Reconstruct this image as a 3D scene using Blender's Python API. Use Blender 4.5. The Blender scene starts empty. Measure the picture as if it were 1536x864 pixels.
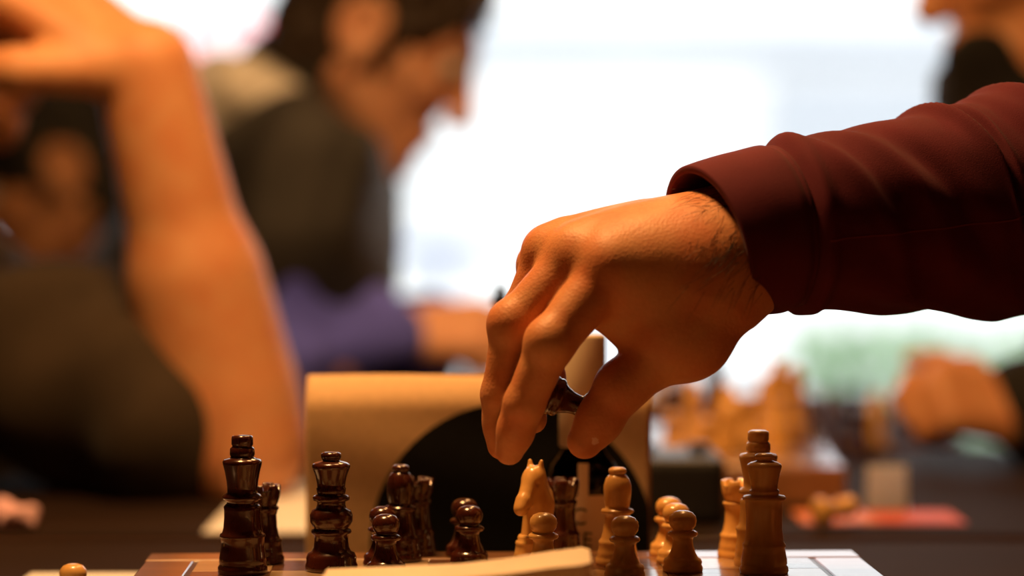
import bpy, bmesh, math, random
import numpy as np
from mathutils import Vector, Matrix

random.seed(7); np.random.seed(7)
SC = bpy.context.scene
COL = SC.collection

# ------------------------------------------------------------------ camera
# world: table top is z = 0, metres; camera looks along +Y
FPX, W, H = 3600.0, 1536.0, 864.0
CAM = Vector((0.0, 0.0, 0.1945))
PITCH = math.atan(92.0 / FPX)
cd = bpy.data.cameras.new('camera'); cam = bpy.data.objects.new('camera', cd); COL.objects.link(cam)
cam.location = CAM; cam.rotation_euler = (math.pi / 2 - PITCH, 0, 0)
cd.sensor_width = 36.0; cd.lens = FPX * 36.0 / W; cd.clip_start = 0.02; cd.clip_end = 200
cd.dof.use_dof = True; cd.dof.focus_distance = 1.15; cd.dof.aperture_fstop = 2.8
SC.camera = cam

# ------------------------------------------------------------------ daylight
wd = bpy.data.worlds.new('overcast_sky'); SC.world = wd; wd.use_nodes = True
bg = wd.node_tree.nodes['Background']
bg.inputs[0].default_value = (0.95, 0.98, 1.0, 1); bg.inputs[1].default_value = 2.4

SC.view_settings.view_transform = 'Standard'; SC.view_settings.look = 'None'
SC.view_settings.gamma = 1.0; SC.view_settings.use_curve_mapping = False
SC.view_settings.exposure = 0.0
SC.cycles.use_denoising = True
SC.cycles.max_bounces = 8; SC.cycles.diffuse_bounces = 4; SC.cycles.glossy_bounces = 4
SC.cycles.transmission_bounces = 6; SC.cycles.transparent_max_bounces = 8
SC.cycles.sample_clamp_indirect = 4.0

LAMP_COL = (1.0, 0.50, 0.17)
PENDANTS = [  # x, y, z of the bulb, watts
    (-0.22, 1.24, 0.94, 14.0),
    (0.12, 1.60, 1.02, 2.6),
    (0.20, 2.32, 1.10, 5.0),
]

# ------------------------------------------------------------------ helpers
cP, sP = math.cos(PITCH), math.sin(PITCH)
def P(px, py, D):
    """photo pixel + depth along the optical axis -> world point"""
    a = (px - W / 2) / FPX * D; b = -(py - H / 2) / FPX * D
    return Vector((CAM.x + a, CAM.y + D * cP + b * sP, CAM.z - D * sP + b * cP))
def on_plane(px, py, z):
    r = P(px, py, 1.0) - CAM
    return CAM + r * ((z - CAM.z) / r.z)
def at_D(px, y, z):
    """point at world y,z whose image column is px"""
    D = (y - CAM.y) * cP - (z - CAM.z) * sP
    return Vector(((px - W / 2) / FPX * D, y, z))

def link(o, parent=None):
    COL.objects.link(o)
    if parent is not None: o.parent = parent
    return o
def mesh_obj(name, verts, faces, mat, parent=None, smooth=True):
    me = bpy.data.meshes.new(name)
    me.from_pydata([tuple(map(float, v)) for v in verts], [], [tuple(map(int, f)) for f in faces])
    me.update()
    if smooth: me.polygons.foreach_set('use_smooth', [True] * len(me.polygons))
    if mat: me.materials.append(mat)
    return link(bpy.data.objects.new(name, me), parent)
def bm_obj(name, bm, mat, parent=None, smooth=False):
    me = bpy.data.meshes.new(name)
    bmesh.ops.recalc_face_normals(bm, faces=bm.faces)
    bm.to_mesh(me); bm.free()
    if smooth: me.polygons.foreach_set('use_smooth', [True] * len(me.polygons))
    if mat: me.materials.append(mat)
    return link(bpy.data.objects.new(name, me), parent)
def empty(name, loc=(0, 0, 0), rz=0):
    o = bpy.data.objects.new(name, None); COL.objects.link(o); o.location = loc
    o.rotation_euler = (0, 0, rz); o.empty_display_size = .05
    return o
def tag(o, label, cat, group=None):
    o['label'] = label; o['category'] = cat
    if group: o['group'] = group
    return o
def struct(o):
    o['kind'] = 'structure'; return o
def add_box(bm, lo, hi, bevel=0.0, seg=2, M=None):
    r = bmesh.ops.create_cube(bm, size=1.0)
    vs = r['verts']
    c = [(a + b) / 2 for a, b in zip(lo, hi)]; s = [abs(b - a) for a, b in zip(lo, hi)]
    for v in vs: v.co = Vector((c[0] + v.co.x * s[0], c[1] + v.co.y * s[1], c[2] + v.co.z * s[2]))
    if bevel > 0:
        es = list({e for v in vs for e in v.link_edges})
        rr = bmesh.ops.bevel(bm, geom=es, offset=bevel, segments=seg, affect='EDGES', profile=.5)
        vs = [v for v in set(v for f in rr['faces'] for v in f.verts) | set(v for v in vs if v.is_valid)]
    if M is not None:
        for v in vs: v.co = M @ v.co
    return vs
def box(name, lo, hi, mat, parent=None, bevel=0.0, seg=2, smooth=False):
    bm = bmesh.new(); add_box(bm, lo, hi, bevel, seg)
    return bm_obj(name, bm, mat, parent, smooth)
def lathe(profile, seg=40, scale=1.0, notch=None):
    """profile [(r,z)...] top to bottom -> verts, faces"""
    V, F = [], []
    rings = []
    for r, z in profile:
        if r < 1e-6:
            rings.append([len(V)]); V.append((0, 0, z * scale))
        else:
            ids = []
            for i in range(seg):
                a = 2 * math.pi * i / seg
                zz = z
                if notch: zz = notch(r, z, a)
                ids.append(len(V)); V.append((r * scale * math.cos(a), r * scale * math.sin(a), zz * scale))
            rings.append(ids)
    for A, B in zip(rings[:-1], rings[1:]):
        if len(A) == 1 and len(B) == 1: continue
        for i in range(seg):
            j = (i + 1) % seg
            if len(A) == 1: F.append((A[0], B[i], B[j]))
            elif len(B) == 1: F.append((A[i], B[0], A[j]))
            else: F.append((A[i], B[i], B[j], A[j]))
    return V, F
def tube_mesh(path, rad, seg=8):
    """swept tube along points; rad scalar or list"""
    V, F = [], []
    n = len(path)
    if not hasattr(rad, '__len__'): rad = [rad] * n
    up = Vector((0.13, 0.21, .97))
    for i, p in enumerate(path):
        t = (path[min(i + 1, n - 1)] - path[max(i - 1, 0)]).normalized()
        a = t.cross(up)
        if a.length < 1e-4: a = t.cross(Vector((1, 0, 0)))
        a.normalize(); b = t.cross(a)
        for k in range(seg):
            th = 2 * math.pi * k / seg
            V.append(p + (a * math.cos(th) + b * math.sin(th)) * rad[i])
    for i in range(n - 1):
        for k in range(seg):
            l = (k + 1) % seg
            F.append((i * seg + k, i * seg + l, (i + 1) * seg + l, (i + 1) * seg + k))
    F.append(tuple(range(seg))[::-1]); F.append(tuple((n - 1) * seg + k for k in range(seg)))
    return V, F

# ------------------------------------------------------------------ distance-field modelling (smooth organic shapes)
class Field:
    def __init__(s, lo, hi, h):
        s.h = h; s.lo = np.array(lo, float); s.n = np.ceil((np.array(hi, float) - s.lo) / h).astype(int) + 1
        s.F = np.full(tuple(s.n), 1.0, np.float32)
        s.ax = [s.lo[i] + h * np.arange(s.n[i]) for i in range(3)]
    def _sl(s, lo, hi):
        a = np.clip(np.floor((lo - s.lo) / s.h).astype(int), 0, s.n)
        b = np.clip(np.ceil((hi - s.lo) / s.h).astype(int) + 1, 0, s.n)
        if (b <= a).any(): return None
        sl = tuple(slice(i, j) for i, j in zip(a, b))
        g = [s.ax[i][sl[i]] for i in range(3)]
        return sl, g[0][:, None, None], g[1][None, :, None], g[2][None, None, :]
    def _apply(s, sl, d, k, mode):
        f = s.F[sl]
        if mode == 'sub':
            d = -d
            if k > 0:
                hh = np.clip(.5 - .5 * (d - f) / k, 0, 1); hh = 1 - hh
                r = f + (d - f) * hh + k * hh * (1 - hh)
            else: r = np.maximum(f, d)
        else:
            if k > 0:
                hh = np.clip(.5 + .5 * (d - f) / k, 0, 1)
                r = d + (f - d) * hh - k * hh * (1 - hh)
            else: r = np.minimum(f, d)
        s.F[sl] = r
    def cone(s, a, b, ra, rb, k=0.01, mode='add'):
        a = np.array(a, float); b = np.array(b, float); m = max(ra, rb) + k + 3 * s.h
        q = s._sl(np.minimum(a, b) - m, np.maximum(a, b) + m)
        if q is None: return
        sl, X, Y, Z = q
        ab = b - a; L2 = max(ab @ ab, 1e-12)
        t = np.clip(((X - a[0]) * ab[0] + (Y - a[1]) * ab[1] + (Z - a[2]) * ab[2]) / L2, 0, 1)
        d = np.sqrt((X - a[0] - t * ab[0]) ** 2 + (Y - a[1] - t * ab[1]) ** 2 + (Z - a[2] - t * ab[2]) ** 2) - (ra + (rb - ra) * t)
        s._apply(sl, d.astype(np.float32), k, mode)
    def ell(s, c, r, R=None, k=0.01, mode='add'):
        c = np.array(c, float); r = np.array(r, float); m = r.max() + k + 3 * s.h
        q = s._sl(c - m, c + m)
        if q is None: return
        sl, X, Y, Z = q
        X = X - c[0]; Y = Y - c[1]; Z = Z - c[2]
        if R is not None:   # rows of R: local axes in world
            X, Y, Z = (R[0][0] * X + R[0][1] * Y + R[0][2] * Z, R[1][0] * X + R[1][1] * Y + R[1][2] * Z, R[2][0] * X + R[2][1] * Y + R[2][2] * Z)
        k0 = np.sqrt((X / r[0]) ** 2 + (Y / r[1]) ** 2 + (Z / r[2]) ** 2)
        k1 = np.sqrt((X / r[0] ** 2) ** 2 + (Y / r[1] ** 2) ** 2 + (Z / r[2] ** 2) ** 2) + 1e-9
        d = k0 * (k0 - 1) / k1
        s._apply(sl, d.astype(np.float32), k, mode)
    def plane_cut(s, p, n, k=0.0):
        """remove everything on the side the normal points to"""
        n = np.array(n, float); n /= np.linalg.norm(n)
        d = (s.ax[0][:, None, None] - p[0]) * n[0] + (s.ax[1][None, :, None] - p[1]) * n[1] + (s.ax[2][None, None, :] - p[2]) * n[2]
        s._apply((slice(None),) * 3, (-d).astype(np.float32), k, 'sub')
    def noise(s, amp, freq, seed=0):
        rs = np.random.RandomState(seed); N = np.zeros_like(s.F)
        X, Y, Z = s.ax[0][:, None, None], s.ax[1][None, :, None], s.ax[2][None, None, :]
        for i in range(5):
            w = rs.normal(size=3); w = w / np.linalg.norm(w) * freq * (0.6 + .25 * i); ph = rs.rand() * 6.28
            N += np.sin(X * w[0] + Y * w[1] + Z * w[2] + ph).astype(np.float32)
        s.F += N * (amp / 2.2)
    def mesh(s):
        F = s.F; h = s.h
        S = F < 0
        nx, ny, nz = F.shape
        c = np.zeros((nx - 1, ny - 1, nz - 1), np.uint8)
        for dx in (0, 1):
            for dy in (0, 1):
                for dz in (0, 1):
                    c += S[dx:nx - 1 + dx, dy:ny - 1 + dy, dz:nz - 1 + dz]
        act = (c > 0) & (c < 8)
        idx = np.argwhere(act); ID = np.full(act.shape, -1, np.int64); ID[act] = np.arange(len(idx))
        acc = np.zeros((len(idx), 3)); cnt = np.zeros(len(idx))
        I, J, K = idx.T
        corners = [(0, 0, 0), (1, 0, 0), (0, 1, 0), (1, 1, 0), (0, 0, 1), (1, 0, 1), (0, 1, 1), (1, 1, 1)]
        for A in corners:
            for ax in range(3):
                if A[ax]: continue
                B = list(A); B[ax] = 1
                fa = F[I + A[0], J + A[1], K + A[2]].astype(float); fb = F[I + B[0], J + B[1], K + B[2]].astype(float)
                m = (fa < 0) != (fb < 0)
                t = fa[m] / (fa[m] - fb[m])
                p = np.tile(np.array(A, float), (m.sum(), 1)); p[:, ax] += t
                acc[m] += p; cnt[m] += 1
        V = (idx + acc / cnt[:, None]) * h + s.lo
        quads = []
        for ax in range(3):
            o1, o2 = [(1, 2), (2, 0), (0, 1)][ax]
            a = [slice(None)] * 3; b = [slice(None)] * 3
            a[ax] = slice(0, -1); b[ax] = slice(1, None)
            m = S[tuple(a)] != S[tuple(b)]
            e = np.argwhere(m)
            ok = (e[:, o1] > 0) & (e[:, o2] > 0) & (e[:, o1] < F.shape[o1] - 1) & (e[:, o2] < F.shape[o2] - 1)
            e = e[ok]
            ins = S[e[:, 0], e[:, 1], e[:, 2]]
            def cid(d1, d2):
                q = e.copy(); q[:, o1] += d1; q[:, o2] += d2
                return ID[q[:, 0], q[:, 1], q[:, 2]]
            q = np.stack([cid(-1, -1), cid(0, -1), cid(0, 0), cid(-1, 0)], 1)
            q[~ins] = q[~ins][:, ::-1]
            quads.append(q)
        Q = np.concatenate(quads); Q = Q[(Q >= 0).all(1)]
        return V, Q
    def obj(s, name, mat, parent=None, relax=0):
        V, Q = s.mesh()
        return np_obj(name, V, Q, mat, parent)
def np_obj(name, V, Q, mat, parent=None):
    me = bpy.data.meshes.new(name)
    me.vertices.add(len(V)); me.vertices.foreach_set('co', np.asarray(V, np.float32).ravel())
    me.loops.add(Q.size); me.loops.foreach_set('vertex_index', np.asarray(Q, np.int32).ravel())
    me.polygons.add(len(Q)); me.polygons.foreach_set('loop_start', np.arange(0, Q.size, 4, dtype=np.int32))
    me.polygons.foreach_set('use_smooth', np.ones(len(Q), bool))
    me.update(calc_edges=True); me.validate()
    me.materials.append(mat)
    return link(bpy.data.objects.new(name, me), parent)

# ------------------------------------------------------------------ materials
def new_mat(name):
    m = bpy.data.materials.new(name); m.use_nodes = True
    nt = m.node_tree; b = nt.nodes['Principled BSDF']
    return m, nt, b
def coords(nt, scale=(1, 1, 1)):
    tc = nt.nodes.new('ShaderNodeTexCoord'); mp = nt.nodes.new('ShaderNodeMapping')
    mp.inputs['Scale'].default_value = scale
    nt.links.new(tc.outputs['Object'], mp.inputs[0]); return mp.outputs[0]
def ramp(nt, fac, stops):
    r = nt.nodes.new('ShaderNodeValToRGB'); e = r.color_ramp.elements
    while len(e) < len(stops): e.new(.5)
    for el, (p, c) in zip(e, stops): el.position = p; el.color = (*c, 1)
    nt.links.new(fac, r.inputs[0]); return r.outputs[0]
def noise(nt, vec, scale, detail=4, rough=.55, dist=0.0):
    n = nt.nodes.new('ShaderNodeTexNoise'); n.inputs['Scale'].default_value = scale
    n.inputs['Detail'].default_value = detail; n.inputs['Roughness'].default_value = rough; n.inputs['Distortion'].default_value = dist
    nt.links.new(vec, n.inputs['Vector']); return n.outputs['Fac']
def bump(nt, b, hgt, strength=.3, dist=.001):
    bp = nt.nodes.new('ShaderNodeBump'); bp.inputs['Strength'].default_value = strength; bp.inputs['Distance'].default_value = dist
    nt.links.new(hgt, bp.inputs['Height']); nt.links.new(bp.outputs[0], b.inputs['Normal'])
def wood(name, c1, c2, rough=.35, coat=.4, scale=(60, 60, 9), bumpy=.15):
    m, nt, b = new_mat(name)
    v = coords(nt, scale); f = noise(nt, v, 1.0, 6, .6, .6)
    nt.links.new(ramp(nt, f, [(.3, c1), (.7, c2)]), b.inputs['Base Color'])
    b.inputs['Roughness'].default_value = rough; b.inputs['Coat Weight'].default_value = coat; b.inputs['Coat Roughness'].default_value = .0
    bump(nt, b, f, bumpy, .0004); return m
def plain(name, c, rough=.6, var=.12, scale=30, metallic=0, spec=.5, bumpy=0.0, coat=0):
    m, nt, b = new_mat(name)
    f = noise(nt, coords(nt), scale, 4)
    lo = tuple(x * (1 - var) for x in c); hi = tuple(min(1, x * (1 + var)) for x in c)
    nt.links.new(ramp(nt, f, [(.3, lo), (.7, hi)]), b.inputs['Base Color'])
    b.inputs['Roughness'].default_value = rough; b.inputs['Metallic'].default_value = metallic
    b.inputs['Specular IOR Level'].default_value = spec; b.inputs['Coat Weight'].default_value = coat
    if bumpy: bump(nt, b, f, bumpy, .002)
    return m
def skin(name, c, red, fine=True):
    m, nt, b = new_mat(name)
    v = coords(nt)
    f1 = noise(nt, v, 45, 4); f2 = noise(nt, v, 420, 3)
    mx = nt.nodes.new('ShaderNodeMix'); mx.data_type = 'RGBA'
    nt.links.new(ramp(nt, f1, [(.35, c), (.68, red)]), mx.inputs['A'])
    nt.links.new(ramp(nt, f2, [(.3, tuple(x * .8 for x in c)), (.7, c)]), mx.inputs['B']); mx.inputs['Factor'].default_value = .35
    nt.links.new(mx.outputs['Result'], b.inputs['Base Color'])
    b.inputs['Subsurface Weight'].default_value = .10; b.inputs['Subsurface Radius'].default_value = (.9, .28, .12); b.inputs['Subsurface Scale'].default_value = .006
    b.inputs['Roughness'].default_value = .5; b.inputs['Specular IOR Level'].default_value = .35
    if fine:
        vo = nt.nodes.new('ShaderNodeTexVoronoi'); vo.inputs['Scale'].default_value = 700; nt.links.new(v, vo.inputs['Vector'])
        ad = nt.nodes.new('ShaderNodeMath'); ad.operation = 'ADD'; nt.links.new(vo.outputs['Distance'], ad.inputs[0])
        nt.links.new(noise(nt, v, 160, 5), ad.inputs[1]); bump(nt, b, ad.outputs[0], .24, .0005)
    return m
def cloth(name, c, var=.25, weave=1800, fold=25, sheen=.08, rough=.85):
    m, nt, b = new_mat(name)
    v = coords(nt); f = noise(nt, v, fold, 5); w = noise(nt, v, weave, 2)
    nt.links.new(ramp(nt, f, [(.3, tuple(x * (1 - var) for x in c)), (.7, tuple(min(1, x * (1 + var)) for x in c))]), b.inputs['Base Color'])
    b.inputs['Roughness'].default_value = rough; b.inputs['Sheen Weight'].default_value = sheen
    b.inputs['Specular IOR Level'].default_value = .2
    bump(nt, b, w, .4, .0006); return m

M = {}
M['dark_piece'] = wood('dark_lacquered_wood', (.030, .0075, .004), (.085, .017, .007), .22, .7, (90, 90, 20))
M['light_piece'] = wood('light_lacquered_boxwood', (.70, .37, .10), (.86, .50, .16), .30, .45, (120, 120, 25))
M['board_frame'] = wood('board_frame_wood', (.24, .10, .04), (.36, .17, .075), .34, 1.0, (9, 130, 60), .3)
M['sq_light'] = wood('maple_square', (.45, .30, .17), (.56, .40, .25), .36, 1.0, (12, 160, 60), .3)
M['sq_dark'] = wood('walnut_square', (.10, .035, .016), (.17, .065, .03), .36, 1.0, (12, 160, 60), .3)
M['inlay'] = wood('dark_inlay', (.035, .018, .012), (.06, .03, .02), .4, .2)
M['table'] = wood('dark_table_wood', (.012, .006, .004), (.026, .012, .007), .75, .0, (5, 90, 40), .2)
M['table'].node_tree.nodes['Principled BSDF'].inputs['Specular IOR Level'].default_value = .12
M['table_edge'] = wood('reddish_table_edge', (.10, .03, .015), (.2, .07, .03), .4, .3, (5, 90, 40), .2)
M['kraft'] = plain('kraft_card', (.72, .47, .24), .75, .07, 260, bumpy=.05)
M['black_card'] = plain('matt_black_print', (.008, .008, .008), .75, .2, 300, spec=.2)
M['paper'] = plain('white_paper', (.82, .83, .84), .7, .03, 40)
M['cream_paper'] = plain('cream_paper', (.80, .66, .48), .7, .05, 60)
M['grey_print'] = plain('grey_print_line', (.35, .35, .37), .8, .1, 60)
M['paper_thin'] = bpy.data.materials.new('thin_white_card'); M['paper_thin'].use_nodes = True
def _thin(m):
    nt = m.node_tree; nt.nodes.remove(nt.nodes['Principled BSDF']); out = nt.nodes['Material Output']
    f = noise(nt, coords(nt), 200, 3); c = ramp(nt, f, [(.3, (.86, .87, .87)), (.7, (.92, .92, .92))])
    d = nt.nodes.new('ShaderNodeBsdfDiffuse'); t = nt.nodes.new('ShaderNodeBsdfTranslucent'); mx = nt.nodes.new('ShaderNodeMixShader'); mx.inputs[0].default_value = .8
    nt.links.new(c, d.inputs[0]); nt.links.new(c, t.inputs[0]); nt.links.new(d.outputs[0], mx.inputs[1]); nt.links.new(t.outputs[0], mx.inputs[2]); nt.links.new(mx.outputs[0], out.inputs[0])
_thin(M['paper_thin'])
M['pink'] = plain('pink_napkin', (.85, .52, .58), .9, .1, 60)
M['black_plastic'] = plain('black_plastic', (.012, .012, .014), .45, .2, 60)
M['black_metal'] = plain('black_metal', (.02, .02, .02), .35, .2, 60, metallic=.6)
M['orange'] = plain('orange_leaflet', (.75, .22, .07), .55, .15, 30)
M['red_leaflet'] = plain('red_leaflet', (.60, .10, .05), .55, .15, 30)
M['label_ink'] = plain('label_ink', (.02, .02, .02), .7, .1)
M['skin_hand'] = skin('skin_of_reaching_hand', (.68, .31, .135), (.62, .17, .06))
M['skin_a'] = skin('skin_of_forearm', (.66, .33, .16), (.60, .22, .09), False)
M['skin_c'] = skin('skin_of_hooded_man', (.82, .46, .30), (.78, .34, .20), False)
M['nail'] = plain('fingernail', (.74, .42, .28), .3, .05, 60, coat=.3)
M['hair_dark'] = plain('dark_hair', (.010, .007, .005), .55, .4, 400, bumpy=.4)
M['hair_brown'] = plain('brown_hair', (.030, .016, .010), .6, .4, 400, bumpy=.4)
M['eye'] = plain('eye_white', (.75, .72, .68), .2, .02)
M['burgundy'] = cloth('burgundy_knit', (.10, .0095, .021), .18, sheen=.04)
M['burgundy_seam'] = cloth('burgundy_seam', (.20, .03, .035), .1)
M['olive'] = cloth('olive_brown_cotton', (.040, .027, .017), .3, 900, 14)
M['black_cloth'] = cloth('black_cotton', (.012, .011, .011), .3, 900, 14)
M['vest'] = cloth('charcoal_padded_nylon', (.026, .025, .027), .35, 900, 12, .1, .6)
M['hood'] = cloth('grey_fleece', (.74, .74, .75), .1, 900, 20)
M['blue'] = cloth('royal_blue_cotton', (.11, .13, .72), .3, 900, 14)
M['denim'] = cloth('dark_denim', (.02, .025, .05), .3)
M['shoe'] = plain('shoe_leather', (.02, .015, .012), .5, .2)
M['wall'] = plain('dark_brown_plaster', (.045, .028, .02), .9, .1, 8, bumpy=.1)
M['ceiling'] = plain('dark_ceiling', (.05, .035, .028), .9, .08, 6)
M['floor'] = wood('dark_floorboards', (.02, .011, .007), (.035, .02, .012), .6, .2, (14, 2, 5), .2)
M['frame_white'] = plain('white_window_frame', (.80, .80, .80), .5, .03)
M['facade'] = plain('pale_render_facade', (.93, .92, .91), .9, .03, .8)
M['facade_grey'] = plain('grey_facade', (.52, .54, .58), .9, .05, .8)
M['pavement'] = plain('pale_paving', (.62, .62, .62), .9, .06, 3)
M['rail'] = plain('blue_grey_rail', (.25, .30, .48), .5, .05)
M['leaf'] = plain('pale_green_leaf', (.32, .50, .26), .6, .3, 8)
M['seat'] = wood('stool_wood', (.07, .03, .015), (.12, .05, .025), .45, .2)
M['shade'] = plain('black_enamel_shade', (.02, .02, .02), .4, .1, metallic=.3)

def glass_mat(name, tint, rough=0.0):
    m = bpy.data.materials.new(name); m.use_nodes = True; nt = m.node_tree
    nt.nodes.remove(nt.nodes['Principled BSDF']); out = nt.nodes['Material Output']
    tr = nt.nodes.new('ShaderNodeBsdfTransparent'); tr.inputs[0].default_value = (*tint, 1)
    gl = nt.nodes.new('ShaderNodeBsdfGlossy'); gl.inputs['Roughness'].default_value = rough
    fr = nt.nodes.new('ShaderNodeFresnel'); fr.inputs[0].default_value = 1.45
    mx = nt.nodes.new('ShaderNodeMixShader')
    nt.links.new(fr.outputs[0], mx.inputs[0]); nt.links.new(tr.outputs[0], mx.inputs[1]); nt.links.new(gl.outputs[0], mx.inputs[2])
    nt.links.new(mx.outputs[0], out.inputs[0]); return m
M['pane'] = glass_mat('window_glass', (.97, .98, .98))
M['bottle_glass'] = glass_mat('dark_bottle_glass', (.20, .17, .15), .03)
def emit(name, c, s):
    m = bpy.data.materials.new(name); m.use_nodes = True; nt = m.node_tree
    b = nt.nodes['Principled BSDF']; b.inputs['Base Color'].default_value = (*c, 1)
    b.inputs['Emission Color'].default_value = (*c, 1); b.inputs['Emission Strength'].default_value = s
    return m
M['bulb'] = emit('warm_bulb', (1, .62, .28), 12.0)
M['sign_lit'] = emit('lit_sign_face', (1, .80, .80), 1.6)
M['sign_rim'] = emit('lit_pink_tube', (1, .10, .14), 1.3)

# ================================================================== the room
FLOOR = -0.74
struct(box('floor', (-2.6, -2.2, FLOOR - .05), (2.9, 5.05, FLOOR), M['floor']))
struct(box('ceiling', (-2.6, -2.2, 1.95), (2.9, 5.05, 2.0), M['ceiling']))
struct(box('wall_left', (-2.65, -2.2, FLOOR), (-2.6, 5.05, 1.95), M['wall']))
struct(box('wall_right', (2.9, -2.2, FLOOR), (2.95, 5.05, 1.95), M['wall']))
struct(box('wall_behind_camera', (-2.65, -2.25, FLOOR), (2.95, -2.2, 1.95), M['wall']))
WY, WX0, WX1, WZ0, WZ1 = 5.0, -2.2, 2.4, -0.42, 1.7
def wall_with_hole():
    bm = bmesh.new()
    for lo, hi in (((-2.6, WY, FLOOR), (WX0, WY + .2, 1.95)), ((WX1, WY, FLOOR), (2.9, WY + .2, 1.95)),
                   ((WX0, WY, FLOOR), (WX1, WY + .2, WZ0)), ((WX0, WY, WZ1), (WX1, WY + .2, 1.95))):
        add_box(bm, lo, hi)
    return bm_obj('wall_back', bm, M['wall'])
struct(wall_with_hole())
win = empty('window_1', (0, WY, WZ0)); struct(win)
def part_box(name, lo, hi, mat, parent, bevel=0.0):
    o = parent.location
    return box(name, [a - b for a, b in zip(lo, o)], [a - b for a, b in zip(hi, o)], mat, parent, bevel)
part_box('window_sill', (WX0, WY - .12, WZ0 - .03), (WX1, WY + .2, WZ0 + .005), M['frame_white'], win, .005)
mull = [WX0, -1.25, 1.25, WX1]
for x in mull:
    part_box('mullion', (x - .03, WY + .06, WZ0), (x + .03, WY + .13, WZ1), M['frame_white'], win, .004)
for z in (WZ0 + .02, WZ1 - .03):
    part_box('rail', (WX0, WY + .06, z - .015), (WX1, WY + .13, z + .03), M['frame_white'], win, .004)
for a, b in zip(mull[:-1], mull[1:]):
    part_box('pane', (a + .03, WY + .09, WZ0 + .05), (b - .03, WY + .096, WZ1 - .045), M['pane'], win)

# outside: pale street in flat daylight
struct(box('pavement', (-30, 5.2, FLOOR - .3), (30, 40, FLOOR - .15), M['pavement']))
bld = empty('street_building', (0, 16, FLOOR - .15)); tag(bld, 'pale building across the street seen through the bright window', 'building')
part_box('facade', (-14, 16, FLOOR - .15), (14, 17, 2.6), M['facade'], bld)
part_box('grey_shopfront', (1.7, 15.75, .45), (3.1, 16.05, 1.15), M['facade_grey'], bld, .01)
part_box('cornice', (-14, 15.8, 2.4), (14, 16.1, 2.6), M['facade_grey'], bld)
part_box('fascia_band', (-.4, 15.9, 1.28), (8, 16.05, 1.5), M['facade_grey'], bld)
for i in range(6):
    x = -7.2 + i * 1.5
    w = part_box('window', (x, 15.92, -.2), (x + .8, 16.02, .9), M['frame_white'], bld)
rail = empty('street_railing', (-.3, 9.0, FLOOR - .15)); tag(rail, 'pale blue-grey railing on the pavement outside the window', 'railing')
part_box('top_rail', (-1.6, 8.97, .08), (.4, 9.03, .14), M['rail'], rail, .01)
for x in (-1.55, -.9, -.25, .35): part_box('post', (x - .02, 8.98, FLOOR - .15), (x + .02, 9.02, .09), M['rail'], rail)

# hedge outside: one leafy shrub in a trough
hd = empty('planter', (1.35, 7.2, FLOOR - .15)); tag(hd, 'low planter of pale green leaves on the pavement outside', 'planter')
part_box('trough', (.85, 7.0, FLOOR - .15), (1.85, 7.4, FLOOR + .25), M['facade_grey'], hd, .01)
V, F = [], []
for i in range(700):
    c = Vector((random.uniform(-.5, .5), random.gauss(0, .1), random.uniform(.38, .78)))
    a = Vector((random.gauss(0, 1), random.gauss(0, 1), random.gauss(0, 1))).normalized(); b = a.orthogonal().normalized()
    n = a.cross(b) * .006; L = random.uniform(.03, .06)
    i0 = len(V); V += [c - a * L, c + b * L * .4 + n, c + a * L, c - b * L * .4 + n]; F.append((i0, i0 + 1, i0 + 2, i0 + 3))
fo = mesh_obj('foliage', V, F, M['leaf'], hd, False); fo['kind'] = 'stuff'

# lit sign hanging inside the window (pink-edged)
sgc = P(340, 68, 4.8)
sg = empty('lit_sign', sgc); tag(sg, 'small white lit sign with pink glowing edge hanging in the window', 'sign')
def rrect(w, h, r, n=6):
    pts = []
    for cx, cz, a0 in ((w - r, h - r, 0), (-w + r, h - r, 90), (-w + r, -h + r, 180), (w - r, -h + r, 270)):
        for i in range(n + 1):
            a = math.radians(a0 + 90 * i / n); pts.append(Vector((cx + r * math.cos(a), 0, cz + r * math.sin(a))))
    return pts
rp = rrect(.072, .05, .018)
bm = bmesh.new(); f = bm.faces.new([bm.verts.new(p) for p in rp]); ex = bmesh.ops.extrude_face_region(bm, geom=[f])
for v in ex['geom']:
    if isinstance(v, bmesh.types.BMVert): v.co.y += .02
bm_obj('face', bm, M['sign_lit'], sg)
V, F = tube_mesh(rp + [rp[0], rp[1]], .009, 8); mesh_obj('glowing_edge', V, F, M['sign_rim'], sg)
V, F = tube_mesh([Vector((-.04, .01, .05)), Vector((-.04, .01, 1.95 - sgc.z))], .0012, 5); mesh_obj('cord', V, F, M['black_plastic'], sg)
V, F = tube_mesh([Vector((.04, .01, .05)), Vector((.04, .01, 1.95 - sgc.z))], .0012, 5); mesh_obj('cord', V, F, M['black_plastic'], sg)

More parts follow.
